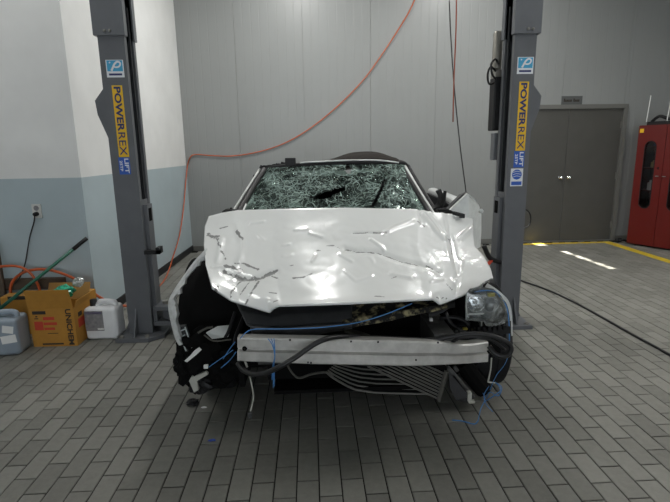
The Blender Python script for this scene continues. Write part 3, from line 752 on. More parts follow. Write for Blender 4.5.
def tail(u, v):
    a = (2*u-1); return Vector((CX+a*.78, 6.12-.10*a*a-.05*v, .30+.58*v))
solid(obj('rear_bumper', MB().grid(tail, 20, 8), 'white_paint', car, smooth=True), .02)
obj('floor_pan', MB().box((CX-.74, 2.75, .17), (CX+.74, 6.0, .22)), 'black_matte', car)
obj('bulkhead', MB().box((CX-.70, 4.98, .22), (CX+.70, 5.02, .97)), 'black_matte', car)
obj('dark_rear_sheet', MB().prism([(-.40, 4.86, .95), (.80, 4.86, .95), (.74, 4.86, 1.20), (-.28, 4.86, 1.20)], (0, .02, 0)), 'black_matte', car)  # black sheet added to darken the cabin behind the glass
for sx in (-.655, .60):  # black sheets added to darken the view through the windscreen corners
    obj('dark_side_sheet', MB().prism([(CX+sx, 3.86, .92), (CX+sx, 4.96, .92), (CX+sx, 4.96, 1.12), (CX+sx, 4.5, 1.24), (CX+sx, 3.92, 1.27)], (.01, 0, 0)), 'black_matte', car)
obj('door_lining', MB().box((CX-.78, 3.3, .3), (CX-.76, 4.95, .93)), 'black_matte', car)
obj('firewall', MB().box((CX-.72, 3.12, .22), (CX+.72, 3.16, .93)), 'black_matte', car)
def dash(u, v):
    return Vector((CX+(2*u-1)*.68, 3.17+.42*v, .90+.09*math.sin(math.pi*v*.8+.3)+.02*math.sin(u*9)-.25*max(0, v-.85)))
solid(obj('dashboard', MB().grid(dash, 16, 12), 'dash', car, smooth=True), .02)
obj('dash_card', MB().cbox(W(292.5, 204.5, 3.34), (.098, .006, .026), Matrix.Rotation(-.5, 3, 'X')), 'paper_white', car)
swh = MB(); c0 = Vector((CX+.36, 3.72, .95)); Rm = Matrix.Rotation(math.radians(62), 3, 'X')
ring = [c0+Rm @ Vector((.18*math.cos(a), .18*math.sin(a), 0)) for a in [2*math.pi*i/24 for i in range(25)]]
swh.tube(ring, .014, 8, smooth=1, cap=False)
for a in (0, 2.1, 4.2): swh.tube([c0, c0+Rm @ Vector((.18*math.cos(a+1.57), .18*math.sin(a+1.57), 0))], .016, 6)
swh.cbox(c0, (.10, .05, .08), bev=.015)
obj('steering_wheel', swh, 'black_plastic', car, smooth=True)
for sx in (-.37, .37):
    st_ = obj('seat', MB().cbox((CX+sx, 4.18, .42), (.50, .52, .20), bev=.06, seg=3).cbox((CX+sx, 4.50, .80), (.48, .17, .66), Matrix.Rotation(-.25, 3, 'X'), bev=.06, seg=3), 'seat_cloth', car, smooth=True)
    obj('headrest', MB().cbox((CX+sx, 4.62, 1.16), (.26, .10, .17), bev=.04, seg=3), 'seat_cloth', st_, smooth=True)

# ---- wheels
def wheel(x, y, s, steer=0.):
    c = Vector((x, y, .315)); R_ = Matrix.Rotation(steer, 3, 'Z')
    tp = [(.205, -.095), (.235, -.108), (.285, -.110), (.308, -.095), (.315, -.07), (.315, -.028), (.308, -.026), (.308, -.020), (.315, -.018), (.315, .018), (.308, .020), (.308, .026), (.315, .028), (.315, .07), (.308, .095), (.285, .110), (.235, .108), (.205, .095)]
    b = MB().lathe(tp, (0, 0, 0), 'X', 40, closed=True); b.v = [R_ @ v+c for v in b.v]
    ty = obj('tyre', b, 'rubber', car); autosmooth(ty, 30)
    b = MB().lathe([(.208, s*.09), (.195, s*.075), (.19, -s*.08), (.205, -s*.09)], (0, 0, 0), 'X', 32)
    b.lathe([(.001, s*.06), (.05, s*.06), (.055, s*.03), (.001, s*.03)], (0, 0, 0), 'X', 16)
    for k in range(5):
        a = 2*math.pi*k/5; d = Vector((0, math.cos(a), math.sin(a)))
        b.tube([d*.04+Vector((s*.05, 0, 0)), d*.2+Vector((s*.065, 0, 0))], .022, 6)
    b.lathe([(.001, -s*.01), (.135, -s*.01), (.135, s*.005), (.001, s*.005)], (0, 0, 0), 'X', 24)
    b.v = [R_ @ v+c for v in b.v]; obj('rim', b, 'rim_metal', ty)
wheel(CX+.84, 2.83, 1, -.06); wheel(CX-.80, 2.90, -1, .05); wheel(CX+.78, 5.28, 1); wheel(CX-.78, 5.28, -1)

# ---- driver door, pushed up out of line
dO, dR = Vector((CX+.865, 3.30, 0)), Matrix.Rotation(math.radians(-2), 3, 'Z')
prof = [(.0, .30), (.0, .95), (.10, 1.05), (.45, 1.085), (1.25, 1.09), (1.33, 1.03), (1.33, .42), (1.2, .28)]
b = MB().prism([dR @ Vector((.0, y, z))+dO for y, z in prof], dR @ Vector((.085, 0, 0)))
dr = obj('driver_door', b, 'white_paint', car)
bv = dr.modifiers.new('round', 'BEVEL'); bv.width = .03; bv.segments = 3; bv.limit_method = 'ANGLE'
obj('door_panel', MB().prism([dR @ Vector((-.02, y*.94+.03, z*.94+.02))+dO for y, z in prof], dR @ Vector((.02, 0, 0))), 'black_plastic', dr)
# bent wing panel standing up beside the windscreen base
wp = [(450, 210), (467.5, 193.5), (474, 198), (479, 205), (481.5, 214), (481.5, 230), (480.5, 247), (474, 250), (470, 232), (462, 215)]
vs = []
for k, dy in enumerate((0, .035)):
    for x, y in wp: vs.append(W(x, y, 3.0+.012*max(0, x-472))+Vector((0, dy, 0)))
n = len(wp)
wing = MB().add(vs, [tuple(range(n)), tuple(range(n, 2*n))[::-1]]+[(i, n+i, n+(i+1) % n, (i+1) % n) for i in range(n)])
wg = obj('bent_wing', wing, 'white_edge', car); wg['label'] = 'white wing panel bent upwards'
obj('wing_cap', MB().prism([W(448, 209.5, 3.03), W(453, 203.5, 3.03), W(462, 194.8, 3.03), W(467.5, 192.5, 3.03), W(451, 210.5, 3.03)], (0, .05, .0)), 'grey_plastic', wg)
obj('wing_bracket', MB().tube([W(453, 213, 2.93), W(457, 214, 2.92), W(463, 215.5, 2.92)], .013, 6).cbox(W(462, 216, 2.91), (.03, .02, .025)), 'black_plastic', wg)
obj('wing_bolt', MB().lathe([(.001, -.012), (.014, -.01), (.016, 0)], W(481, 211, 3.06), 'Y', 10), 'white_edge', wg)
obj('side_mirror', MB().tube([W(431, 210, 3.35), W(438, 206, 3.38), W(441, 197, 3.38), W(438, 190, 3.38)], .022, 6).tube([W(441, 210, 3.36), W(444, 200, 3.38), W(445, 191, 3.39)], .012, 6).tube([W(432, 211, 3.36), W(450, 209, 3.36)], .016, 6), 'black_plastic', car)
obj('side_mirror', MB().cbox(W(230, 213, 3.3), (.05, .05, .05), bev=.01).tube([W(223, 213, 3.3), W(228, 210.5, 3.3), W(236, 211, 3.3)], .014, 6).tube([W(226, 209, 3.3), W(227.5, 213, 3.3)], .008, 5).tube([W(231, 207.5, 3.3), W(232, 213, 3.3)], .008, 5), 'black_plastic', car)

# ---- left wing: a torn curved strip standing away from the body
outer = [(205, 250), (194, 262), (181, 280), (171, 296), (168.5, 306), (171, 321), (175, 337), (179, 345)]
inner = [(206, 262), (196.5, 272), (187, 283), (183.5, 290), (178.5, 300), (179.5, 308), (178.5, 322), (182, 343)]
Yf_ = [2.62, 2.58, 2.53, 2.48, 2.45, 2.43, 2.41, 2.40]
b = MB(); L_ = spline([W(*p, y) for p, y in zip(outer, Yf_)], 4); R2 = spline([W(*p, y-.02) for p, y in zip(inner, Yf_)], 4)
R2 = [p+Vector((random.uniform(-.016, .012), 0, random.uniform(-.014, .014))) for p in R2]
vs = []
for a, c in zip(L_, R2):
    c = a+(c-a)*.62; vs += [a+Vector((.004, .05, 0)), a, a*.5+c*.5+Vector((0, -.006, 0)), c, c+Vector((.002, .03, -.004))]
b.add(vs, [(5*i+j, 5*i+j+1, 5*i+j+6, 5*i+j+5) for i in range(len(L_)-1) for j in range(4)])
solid(obj('torn_fender', b, 'torn_white', car), .005)
# liner behind it, also a black backing for the shaded wheel arch
def liner(u, v):
    a = math.pi*(u*.94+.03); xx = CX-.56-.41*v
    return Vector((xx, 3.05-.50*math.cos(a), .26+.52*math.sin(a)))
solid(obj('wheel_liner', MB().grid(liner, 20, 5), 'black_matte', car, smooth=True), .01)
def liner2(u, v):
    a = math.pi*(u*.94+.03); xx = CX+.56+.27*v
    return Vector((xx, 2.98-.52*math.cos(a), .30+.44*math.sin(a)))
solid(obj('wheel_liner', MB().grid(liner2, 20, 5), 'black_matte', car, smooth=True), .01)
obj('inner_wing', MB().prism([(CX-.60, 2.35, .25), (CX-.60, 3.13, .25), (CX-.60, 3.13, .80), (CX-.60, 2.75, .70), (CX-.60, 2.35, .56)], (.03, 0, 0)), 'black_matte', car)
obj('inner_wing', MB().prism([(CX+.55, 2.40, .25), (CX+.55, 3.13, .25), (CX+.55, 3.13, .80), (CX+.55, 2.75, .70), (CX+.55, 2.40, .56)], (.03, 0, 0)), 'black_matte', car)
# headlamp bracket hanging below the torn fender
br = MB(); br.prism([W(178, 327, 2.45), W(185, 326, 2.44), W(192.5, 349, 2.40), (W(186, 352, 2.40))], (0, .03, 0)); 
bo = obj('lamp_bracket', br, 'grey_plastic', car)
rb = MB()
for k in range(4): t = k/4+.1; rb.tube([W(179+7.5*t, 329+22*t, 2.43), W(184.5+6*t, 327+20*t, 2.43)], .004, 5)
rb.tube([W(178, 328, 2.43), W(186, 351, 2.39)], .004, 5).tube([W(185, 327, 2.43), W(192, 348, 2.39)], .004, 5)
obj('bracket_ribs', rb, 'item_white', bo)
obj('white_tab', MB().prism([W(184.5, 361, 2.30), W(190, 356, 2.3), W(194, 351, 2.3), (W(199, 347.5, 2.3)), W(201.5, 350, 2.3), W(196, 355, 2.3), W(187, 362.5, 2.3)], (0, .006, 0)), 'paper_white', car)
obj('plastic_clip', MB().prism([W(189, 381, 2.36), W(191, 377.5, 2.36), W(206, 372, 2.36), W(208, 374.5, 2.36), W(197, 381, 2.36), W(198.5, 390, 2.36), W(194, 392.5, 2.36)], (0, .02, 0)), 'pale_wire', car)
obj('wire_plug', MB().cbox(W(206, 366.5, 2.34), (.022, .02, .018), bev=.004), 'paper_white', car)
# crumpled bumper plastic on that corner
def blob(name, c, r, m, amp=.25, sc=9, seed=0, sq=(1, 1, 1), par=car):
    bm = bmesh.new(); bmesh.ops.create_icosphere(bm, subdivisions=3, radius=1)
    for v in bm.verts:
        k = 1+amp*(noise.noise(v.co*1.8+Vector((seed, 0, 0)))*1.6+.6*noise.noise(v.co*4+Vector((0, seed, 0))))
        v.co = Vector((v.co.x*r*sq[0]*k, v.co.y*r*sq[1]*k, v.co.z*r*sq[2]*k))+Vector(c)
    b = MB(); bm.verts.index_update(); b.v = [v.co.copy() for v in bm.verts]; b.f = [[v.index for v in f.verts] for f in bm.faces]; bm.free()
    return obj(name, b, m, par)
blob('crumpled_bumper', W(199, 352, 2.47), .125, 'black_matte', .35, seed=3, sq=(1.1, .7, .95))
blob('crumpled_bumper', W(196, 372, 2.50), .085, 'black_matte', .35, seed=8, sq=(1.0, .7, 1.1))
blob('crumpled_bumper', W(222, 366, 2.48), .12, 'black_matte', .4, seed=5, sq=(1.0, .7, .8))
blob('crumpled_bumper', W(186, 364, 2.45), .085, 'black_matte', .4, seed=15, sq=(.8, .6, 1.15))
blob('crumpled_bumper', W(199, 383, 2.44), .06, 'black_plastic', .4, seed=21, sq=(1.0, .6, .8))
obj('inner_panel', MB().prism([W(206, 333, 2.42), W(217, 327, 2.45), W(232, 325.5, 2.48), W(228, 337, 2.44), W(212, 339, 2.4)], (0, .012, 0)), 'white_edge', car)
obj('bare_bracket', MB().tube([W(198, 333, 2.4), W(206, 328.5, 2.42), W(213, 327, 2.43)], .006, 6).tube([W(204, 335, 2.38), W(214, 341, 2.38), W(231, 339.5, 2.38)], .004, 6), 'fin_metal', car)
obj('brace_rod', MB().tube([W(235, 312, 2.4), W(229, 330, 2.34), W(225, 338, 2.32)], .009, 6).tube([W(244, 315, 2.4), W(236, 335, 2.3), W(234, 345, 2.28)], .008, 6), 'black_plastic', car)

# ---- bumper beam
def beam():
    top = [(0, (237.5, 337.5)), (.3, (312, 338.8)), (.7, (413, 341)), (.8, (438, 341.5)), (.86, (455, 344)), (.93, (470, 344)), (1, (488, 341.5))]
    bot = [(0, (237.5, 361)), (.3, (312, 364)), (.7, (413, 366)), (.8, (438, 365)), (.9, (462, 364)), (1, (487.5, 362))]
    prof = [(.03, .055), (0, .0), (.06, -.006), (.40, -.006), (.455, .014), (.53, .014), (.575, -.008), (.94, -.008), (1, 0), (.97, .055)]
    nu = 60; vs = []
    for i in range(nu+1):
        u = i/nu; a = lerp_pts(top, u); c = lerp_pts(bot, u); Y = 2.07+.075*(2*u-1)**2+(.03 if u > .85 else 0)*(u-.85)/.15
        A = W(*a, Y); B = W(*c, Y)
        for t, dy in prof: vs.append(A+(B-A)*t+Vector((0, dy, 0)))
    n = len(prof); fs = [(i*n+j, i*n+(j+1) % n, (i+1)*n+(j+1) % n, (i+1)*n+j) for i in range(nu) for j in range(n)]
    fs += [tuple(range(n)), tuple(nu*n+j for j in range(n))[::-1]]
    return MB().add(vs, fs)
bmo = obj('bumper_beam', beam(), 'bumper_alu', car); autosmooth(bmo, 25); bmo['label'] = 'dirty bare aluminium bumper beam'
obj('tow_hole', MB().lathe([(.0005, 0), (.011, 0), (.012, .012)], W(244.5, 349, 2.125), 'Y', 12), 'black_matte', bmo)
for x, y in ((290, 340), (351, 341.5), (378, 342), (438, 342.5)): obj('slot', MB().cbox(W(x, y, 2.066), (.008, .006, .007)), 'black_matte', bmo)
for x, y in ((308, 362.5), (311, 362.8), (416, 360)): obj('slot', MB().cbox(W(x, y, 2.06), (.007, .006, .006)), 'black_matte', bmo)
for sx in (-.42, .42): obj('crash_can', MB().box((CX+sx-.05, 2.14, .47), (CX+sx+.05, 2.45, .59)), 'engine_metal', car)

# ---- front panel and lock carrier under the bonnet lip
def panel_loft(cols, rows, name, m, nu=40):
    def fn(u, v):
        t = v*(len(rows)-1); k = min(int(t), len(rows)-2); t -= k
        a = lerp_pts(rows[k][0], u); c = lerp_pts(rows[k+1][0], u)
        Y = rows[k][1]+(rows[k+1][1]-rows[k][1])*t
        p = W(a[0]+(c[0]-a[0])*t, a[1]+(c[1]-a[1])*t, Y+.05*(2*(cols[0]+(cols[1]-cols[0])*u)-1)**2)
        return p+Vector((0, .004*noise.noise(p*14), .003*noise.noise(p*11)))
    return solid(obj(name, MB().grid(fn, nu, 6*(len(rows)-1)), m, car, smooth=True), .008)
panel_loft((0, .55), [([(0, (236, 302)), (.3, (270, 306)), (1, (352, 300))], 2.34), ([(0, (240, 311)), (.3, (270, 317)), (1, (352, 310))], 2.25),
                      ([(0, (246, 324)), (.3, (272, 328)), (1, (352, 323))], 2.20), ([(0, (250, 326)), (.3, (272, 329)), (1, (352, 324))], 2.17),
                      ([(0, (252, 334)), (.2, (273, 338)), (.6, (312, 335)), (1, (352, 328.5))], 2.19)], 'grille_panel', 'grey_plastic')
panel_loft((.45, 1), [([(0, (342, 303)), (.5, (400, 300)), (1, (455, 296))], 2.34), ([(0, (342, 313)), (.5, (400, 308)), (1, (455, 300))], 2.27),
                      ([(0, (342, 322)), (.5, (395, 313)), (1, (455, 303))], 2.20), ([(0, (342, 329.5)), (.45, (389, 321)), (.75, (420, 314)), (1, (455, 307))], 2.18)], 'lock_carrier', 'dirty_plastic')
obj('carrier_arm', MB().tube([W(452, 303, 2.3), W(440, 311, 2.28), W(428, 314, 2.27)], .014, 6), 'grey_plastic', car)
obj('cross_strut', MB().tube([W(345, 330, 2.3), W(360, 334, 2.27), W(374, 339, 2.24)], .014, 6), 'fin_metal', car)
# engine bay contents
obj('engine_block', MB().cbox((CX+.05, 2.82, .52), (.62, .42, .46), bev=.03).cbox((CX-.10, 2.78, .76), (.44, .34, .10), bev=.03), 'black_matte', car)
obj('radiator', MB().box((CX-.46, 2.44, .24), (CX+.42, 2.50, .70)), 'black_matte', car)
obj('air_duct', MB().tube([(CX-.5, 2.6, .5), (CX-.42, 2.52, .62), (CX-.2, 2.53, .66), (CX+.1, 2.56, .68)], .04, 8), 'hose_rubber', car, smooth=True)
obj('fluid_cap', MB().cbox(W(429, 330, 2.32), (.028, .03, .034), bev=.005).cbox(W(431, 320, 2.33), (.016, .02, .022), bev=.003), 'paper_white', car)
eh = MB()
for a, b_, c in (((437, 322), (445, 335), (458, 330)), ((445, 312), (452, 325), (466, 332)), ((436, 333), (447, 340), (470, 336)), ((452, 330), (462, 325), (476, 330)), ((440, 318), (458, 318), (470, 325))):
    eh.tube([W(*a, 2.33), W(*b_, 2.30), W(*c, 2.27)], .012, 6)
obj('wiring_bundle', eh, 'hose_rubber', car, smooth=True)
obj('amber_clip', MB().cbox(W(465, 328.5, 2.25), (.02, .02, .008)), 'amber', car)
ft = MB()
for k in range(7): ft.cbox(W(473+5.2*k, 329.5-.3*k, 2.22), (.012, .02, .026))
ft.box(W(470, 335, 2.24), W(509, 326, 2.26))
obj('lamp_carrier', ft, 'black_plastic', car)

# ---- headlamp
hl = [(466, 294), (470, 289), (480, 287), (493, 289), (501, 296), (506, 305), (508.5, 316), (507, 322), (495, 326), (486, 325.5), (484, 321.5), (466, 320), (465.5, 308)]
def ring_at(sc, Y, curve=0.):
    cx_, cy_ = 487, 307; out = []
    for x, y in hl:
        X_, Y_ = cx_+(x-cx_)*sc, cy_+(y-cy_)*sc; out.append(W(X_, Y_, Y+.10*max(0, (X_-470)/40)**2+curve))
    return out
n = len(hl)
hb_ = MB(); r0 = ring_at(1.02, 2.18); r1 = ring_at(.96, 2.20); r2 = ring_at(.8, 2.30)
hb_.add(r0+r1+r2, [(i, (i+1) % n, n+(i+1) % n, n+i) for i in range(n)]+[(n+i, n+(i+1) % n, 2*n+(i+1) % n, 2*n+i) for i in range(n)]+[tuple(2*n+i for i in range(n))])
hlm = obj('headlight', hb_, 'lamp_housing', car); hlm['label'] = 'scuffed clear headlight'
lens = MB(); ls = [ring_at(s_, 2.175, -.028*(1-s_*s_)) for s_ in (1.0, .75, .5, .25)]
vs = [p for r_ in ls for p in r_]+[W(487, 307, 2.16)]
fs = [(k*n+i, k*n+(i+1) % n, (k+1)*n+(i+1) % n, (k+1)*n+i) for k in range(3) for i in range(n)]+[(3*n+i, 3*n+(i+1) % n, 4*n) for i in range(n)]
obj('lens', lens.add(vs, fs), 'clear_lens', hlm, smooth=True)
obj('reflector', MB().lathe([(.001, .05), (.02, .045), (.035, .025), (.043, 0), (.047, -.004), (.047, .01)], W(476.5, 303, 2.22), 'Y', 20), 'chrome', hlm, smooth=True)
obj('reflector', MB().lathe([(.001, .03), (.028, .028), (.033, .008), (.037, 0), (.040, .004)], W(491.5, 305, 2.23), 'Y', 20), 'rim_metal', hlm, smooth=True)
obj('lens_trim', MB().tube([W(467.5, 294, 2.19), W(466, 306, 2.18), W(467, 314.5, 2.18), W(484, 313.5, 2.18)], .004, 6, smooth=1), 'paper_white', hlm)
obj('bulb_holder', MB().cbox(W(491, 294.5, 2.22), (.034, .02, .018), bev=.004), 'amber', hlm)
obj('fender_edge', MB().ribbon([W(486, 285, 2.30), W(495, 290.5, 2.27), W(502, 296, 2.26), (W(508, 303, 2.27)), W(511, 316, 2.28), W(511.5, 336, 2.30)], lambda q: .024-.012*q, (.1, -1, .2)), 'white_edge', car)
obj('blue_film', MB().ribbon([W(503, 300, 2.25), W(507, 308, 2.25), W(509, 322, 2.26), W(509.5, 341, 2.27)], lambda q: .006, (.2, -1, 0)), 'blue_cord', car)
obj('bumper_guide', MB().prism([W(506, 322, 2.26), W(511, 321, 2.28), W(511.5, 345, 2.3), W(506, 344, 2.28)], (0, .02, 0)), 'grey_plastic', car)

def rfender(u, v):
    Y = 2.45+.90*u; X = .91+.155*u
    dd = Y-2.83; lo = .33+math.sqrt(max(0, .37**2-dd*dd)) if abs(dd) < .37 else .30
    hi = .80+.10*u; lo = min(lo, hi-.03)
    return Vector((X+.012*noise.noise(Vector((Y*6, v*3, 0))), Y, lo+(hi-lo)*v))
solid(obj('front_wing', MB().grid(rfender, 40, 8), 'white_edge', car, smooth=True), .006)
# ---- below the beam: cooler, fins and suspension
ic = obj('intercooler', MB().prism([W(366, 362, 2.33), W(446, 366, 2.27), W(447.5, 373, 2.27), W(440, 401, 2.27), W(436.5, 400, 2.28)], (0, .05, 0)), 'black_matte', car)
nb = 9
for i in range(nb):
    t = i/(nb-1); ex, ey = 444.5-6*t, 374+25*t
    k = min(1.0, (ey-361)/33.); sx_, sy_ = ex-71*k, ey-33*k
    obj('cooler_bar', MB().tube([W(sx_, sy_, 2.335-.06*(1-k)), W(ex, ey, 2.262)], .0058, 5, smooth=1), 'fin_metal', ic)
obj('cooler_tank', MB().tube([W(446.5, 371, 2.26), W(438.5, 400.5, 2.26)], .012, 8, smooth=1), 'fin_metal', ic)
def sh_path(t, n=9):
    e = [(287, 362), (291, 370), (299, 378), (312, 374), (327, 372.5), (336, 379.5), (355, 389), (374, 391.8), (414, 392.5), (434, 397)]
    return e
def shroud(u, v):
    e = lerp_pts([(0, (326, 371)), (.1, (333, 377)), (.3, (352, 388)), (.5, (374, 391.5)), (1, (425, 393))], u)
    t = lerp_pts([(0, (340, 358)), (1, (420, 358))], u)
    x = e[0]+(t[0]-e[0])*v; y = e[1]+(t[1]-e[1])*v
    return W(x, y, 2.36+.08*v)
shr = obj('fan_shroud', MB().grid(shroud, 24, 10), 'black_matte', car, smooth=True); solid(shr, .01)
for i in range(7):
    v = i/7.5
    obj('shroud_rib', MB().tube([shroud(u/12, v)+Vector((0, -.012, 0)) for u in range(13)], .0042 if i else .006, 5, smooth=1), 'fin_metal', shr)
obj('splash_guard', MB().tube([W(286, 360, 2.3), W(289, 368, 2.3), W(294, 375, 2.3), W(300, 378, 2.3), W(312, 374, 2.32), W(327, 372.5, 2.35), W(334, 378, 2.36)], .006, 6), 'fin_metal', car, smooth=True)
obj('undertray', MB().prism([(CX-.42, 2.35, .20), (CX+.45, 2.35, .20), (CX+.45, 3.1, .19), (CX-.42, 3.1, .19)], (0, 0, .02)), 'black_matte', car)
obj('deflector', MB().prism([W(449, 372, 2.30), W(455, 376, 2.28), W(470, 397, 2.25), W(468, 403, 2.25), W(456, 400, 2.26), W(450, 388, 2.28)], (0, .015, 0)), 'black_plastic', car)
obj('control_arm', MB().tube([W(447, 367, 2.3), W(454, 375, 2.3), W(465, 388, 2.32), W(473, 397, 2.34)], .014, 8).tube([W(454, 366, 2.26), W(457.5, 371, 2.26)], .010, 6), 'engine_metal', car, smooth=True)
obj('ball_joint', MB().cbox(W(469, 396, 2.26), (.022, .03, .05), bev=.005).cbox(W(471.5, 401.5, 2.26), (.03, .02, .012)), 'pale_wire', car)
obj('damper', MB().tube([W(462, 362, 2.5), W(474, 378, 2.5), W(484, 390, 2.5)], .05, 10), 'black_matte', car)
obj('tie_rod', MB().tube([W(491.5, 358, 2.24), W(490.5, 370, 2.24), W(488.2, 381.5, 2.24), W(488, 382, 2.24), W(495, 383, 2.24)], .004, 6, smooth=1), 'pale_wire', car)
# long loose hose in front
hs = [W(238, 363, 2.16), W(243, 370, 2.12), W(254, 374.5, 2.06), W(266, 373, 2.02), W(281, 366, 1.99), W(296, 357, 2.0), W(310, 347, 2.02), W(323, 340, 2.03), W(338, 336.8, 2.08), W(360, 337, 2.13), W(400, 339, 2.13), W(432, 340, 2.13), W(449, 337, 2.12), W(470, 334, 2.10), W(490, 335.5, 2.10), W(504, 340.5, 2.10), W(511, 347, 2.10), W(509, 354, 2.10), W(502, 356.5, 2.09), W(494, 353, 2.10), W(489, 346, 2.12)]
obj('coolant_hose', MB().tube(hs, .012, 10, 5), 'hose_rubber', car, smooth=True)
hs = [W(452, 342, 2.14), W(462, 337.5, 2.12), W(478, 337, 2.11), W(493, 341, 2.11), W(505, 350, 2.12)]
obj('coolant_hose', MB().tube(hs, .008, 8, 5), 'hose_rubber', car, smooth=True)
# dangling wires
obj('dangling_wire', MB().tube([W(245, 361, 2.14), W(247, 367, 2.14)], .006, 6), 'pale_wire', car)
obj('dangling_wire', MB().tube([W(249, 372, 2.14), W(251.5, 384, 2.12), W(253.5, 396, 2.10), W(252, 405, 2.08), W(250, 413, 2.06), W(249.5, 418, 2.05)], .0036, 6), 'pale_wire', car)
obj('wire_end', MB().cbox(W(250, 415, 2.055), (.018, .015, .03), bev=.003), 'grey_plastic', car)

# ---- blue cords (tied on)
def cord(path, r=.0035, m='blue_cord', n=6): return MB().tube(path, r, n, 4)
c1 = cord([W(240, 338.5, 2.10), W(246, 332.5, 2.10), W(254, 329.3, 2.11), W(275, 329, 2.10), W(310, 328.2, 2.10), W(335, 326, 2.10), W(360, 322, 2.11), W(385, 314.5, 2.12), W(412, 303.5, 2.16)], 0.0023)
tag(obj('blue_cord', c1, 'blue_cord', smooth=True), 'long thin blue cord stretched under the bonnet edge', 'cord')
c2 = MB()
for dx, e in ((0, 380), (2.2, 388), (4.2, 386)):
    c2.tube([W(268+dx*1.4, 338.6, 2.09), W(272.3+dx*.55, 345, 2.055), W(274.6+dx*.1, 356, 2.05), W(272.8+dx*.3, 366, 2.05), W(272+dx*.6, e, 2.05)], 0.0020, 6)
tag(obj('blue_cord', c2, 'blue_cord', smooth=True), 'knotted blue cord hanging down over the bumper beam', 'cord')
c3 = MB()
c3.tube([W(209, 367, 2.30), W(216, 362, 2.28), W(226, 355, 2.24), W(233, 350, 2.2)], .0022, 6)
c3.tube([W(221, 368, 2.28), W(230, 360, 2.24), W(236, 352, 2.18)], .0022, 6); c3.tube([W(223, 359, 2.26), W(229, 350, 2.22), W(235, 342, 2.18)], .0022, 6)
tag(obj('blue_cord', c3, 'blue_cord', smooth=True), 'loose blue cord strands beside the crumpled black bumper corner', 'cord')
c4 = MB()
c4.tube([W(495, 382, 2.22), W(499, 386, 2.2), W(500, 391, 2.2), W(495, 395, 2.19), W(489, 399, 2.2), W(484, 402, 2.21)], 0.0023, 6)
c4.tube([W(497, 383, 2.22), W(502, 388, 2.2), W(498, 396, 2.19), W(490, 392, 2.2), W(486, 398, 2.2)], 0.0021, 6)
c4.tube([W(483, 393, 2.2), W(485, 400, 2.17), W(481, 408, 2.13), W(478, 421, 2.06)], 0.0020, 6)
c4.tube([W(489, 386, 2.2), W(484, 395, 2.18), W(486, 404, 2.15), W(493, 412, 2.12)], 0.0018, 6)
c4.tube([W(510, 350, 2.24), W(505, 364, 2.22), W(496, 376, 2.21), W(490, 390, 2.2)], 0.0014, 6)
tag(obj('blue_cord', c4, 'blue_cord', smooth=True), 'tangled blue cord hanging in front of the front tyre', 'cord')
c5 = cord([W(474, 292, 2.18), W(486, 290.5, 2.17), W(496, 292, 2.17), W(500, 297, 2.19)], 0.0023)
tag(obj('blue_cord', c5, 'blue_cord', smooth=True), 'short blue cord lying along the top of the headlight', 'cord')

# debris on the floor
def debris(name, x, y, r, m, label, seed, sq=(1, .8, .5)):
    c = G(x, y, 0); o = blob(name, c+Vector((0, 0, r*sq[2]*1.05)), r, m, .3, seed=seed, sq=sq, par=None); tag(o, label, 'debris')
debris('plastic_fragment', 193, 405, .035, 'black_plastic', 'black plastic fragment on the floor below the crumpled bumper corner', 2)
debris('plastic_fragment', 204, 408, .011, 'paper_white', 'small white fragment on the floor below the crumpled bumper corner', 4, (1.4, .6, .4))
debris('plastic_fragment', 212, 441, .012, 'item_blue', 'tiny blue fragment lying alone on the pavers', 6, (1.6, .6, .4))
tag(obj('blue_cord', MB().tube([G(452, 420, .004), G(462, 421, .004), G(474, 424, .004), G(478, 421, .02)], .003, 6), 'blue_cord', smooth=True), 'short blue cord end lying on the pavers', 'cord')

# ================================================================== HOSES AND CABLES
wy = BACKY-.02
p_ = [(418, -8), (410, 10), (400, 27), (385, 50), (365, 78), (340, 104), (312, 127), (285, 143), (258, 152), (232, 156), (210, 155.5), (196, 154.5)]
path = [W(x, y, wy) for x, y in p_]
sx_at = lambda Y: -1.90+(Y-4.15)/3.05*.11+.022
def on_side(x, y):
    q = WX(x, y, -1.78)
    for _ in range(6): q = WX(x, y, sx_at(q.y))
    return q
path += [W(190.5, 157, 7.13)]+[on_side(x, y) for x, y in ((187.5, 166), (185.5, 185), (183.5, 208), (179.5, 235), (173, 257))]
path += [G(164, 276, .012)+Vector((.03, 0, 0)), G(155, 288, .012)+Vector((.03, 0, 0)), G(147, 297, .012), G(138, 303, .012), G(128, 307, .012)]
tag(obj('air_hose', MB().tube(path, .0075, 8, 6), 'orange_hose', smooth=True), 'long orange air hose swagged across the back wall panels', 'hose')
hq = W(192, 154, BACKY)
hk = obj('hose_hook', MB().box((hq.x-.02, BACKY-.05, hq.z-.02), (hq.x+.02, BACKY, hq.z-.008)), 'bolt'); tag(hk, 'small metal hook holding the orange hose in the corner', 'hook')
p2 = [(127, 306), (115, 305), (101, 298), (93, 292.5), (80, 282), (66, 275), (50, 270), (36, 269.5), (22, 273), (13, 281), (10.5, 290), (12.5, 300), (16, 306)]
yl_ = [4.12, 4.10]+[4.065]*11
tag(obj('air_hose', MB().tube([W(x, y, q) for (x, y), q in zip(p2, yl_)], .012, 8, 5), 'orange_hose', smooth=True), 'orange hose looping up behind the cardboard box', 'hose')
p3 = [(-12, 268), (0, 266.5), (14, 266), (24, 268.5), (32, 275), (38, 285), (41, 296), (40, 303)]
tag(obj('air_hose', MB().tube([W(x, y, 4.035) for x, y in p3], .011, 8, 5), 'orange_hose', smooth=True), 'orange hose arching out from behind the blue-grey jug', 'hose')
tag(obj('hanging_cable', MB().tube([W(456.5, -6, 5.2), W(456, 30, 5.2), W(454, 80, 5.2), W(453, 122, 5.2)], .0065, 6), 'red_cord', smooth=True), 'thin reddish cable hanging loose from the ceiling', 'cable')
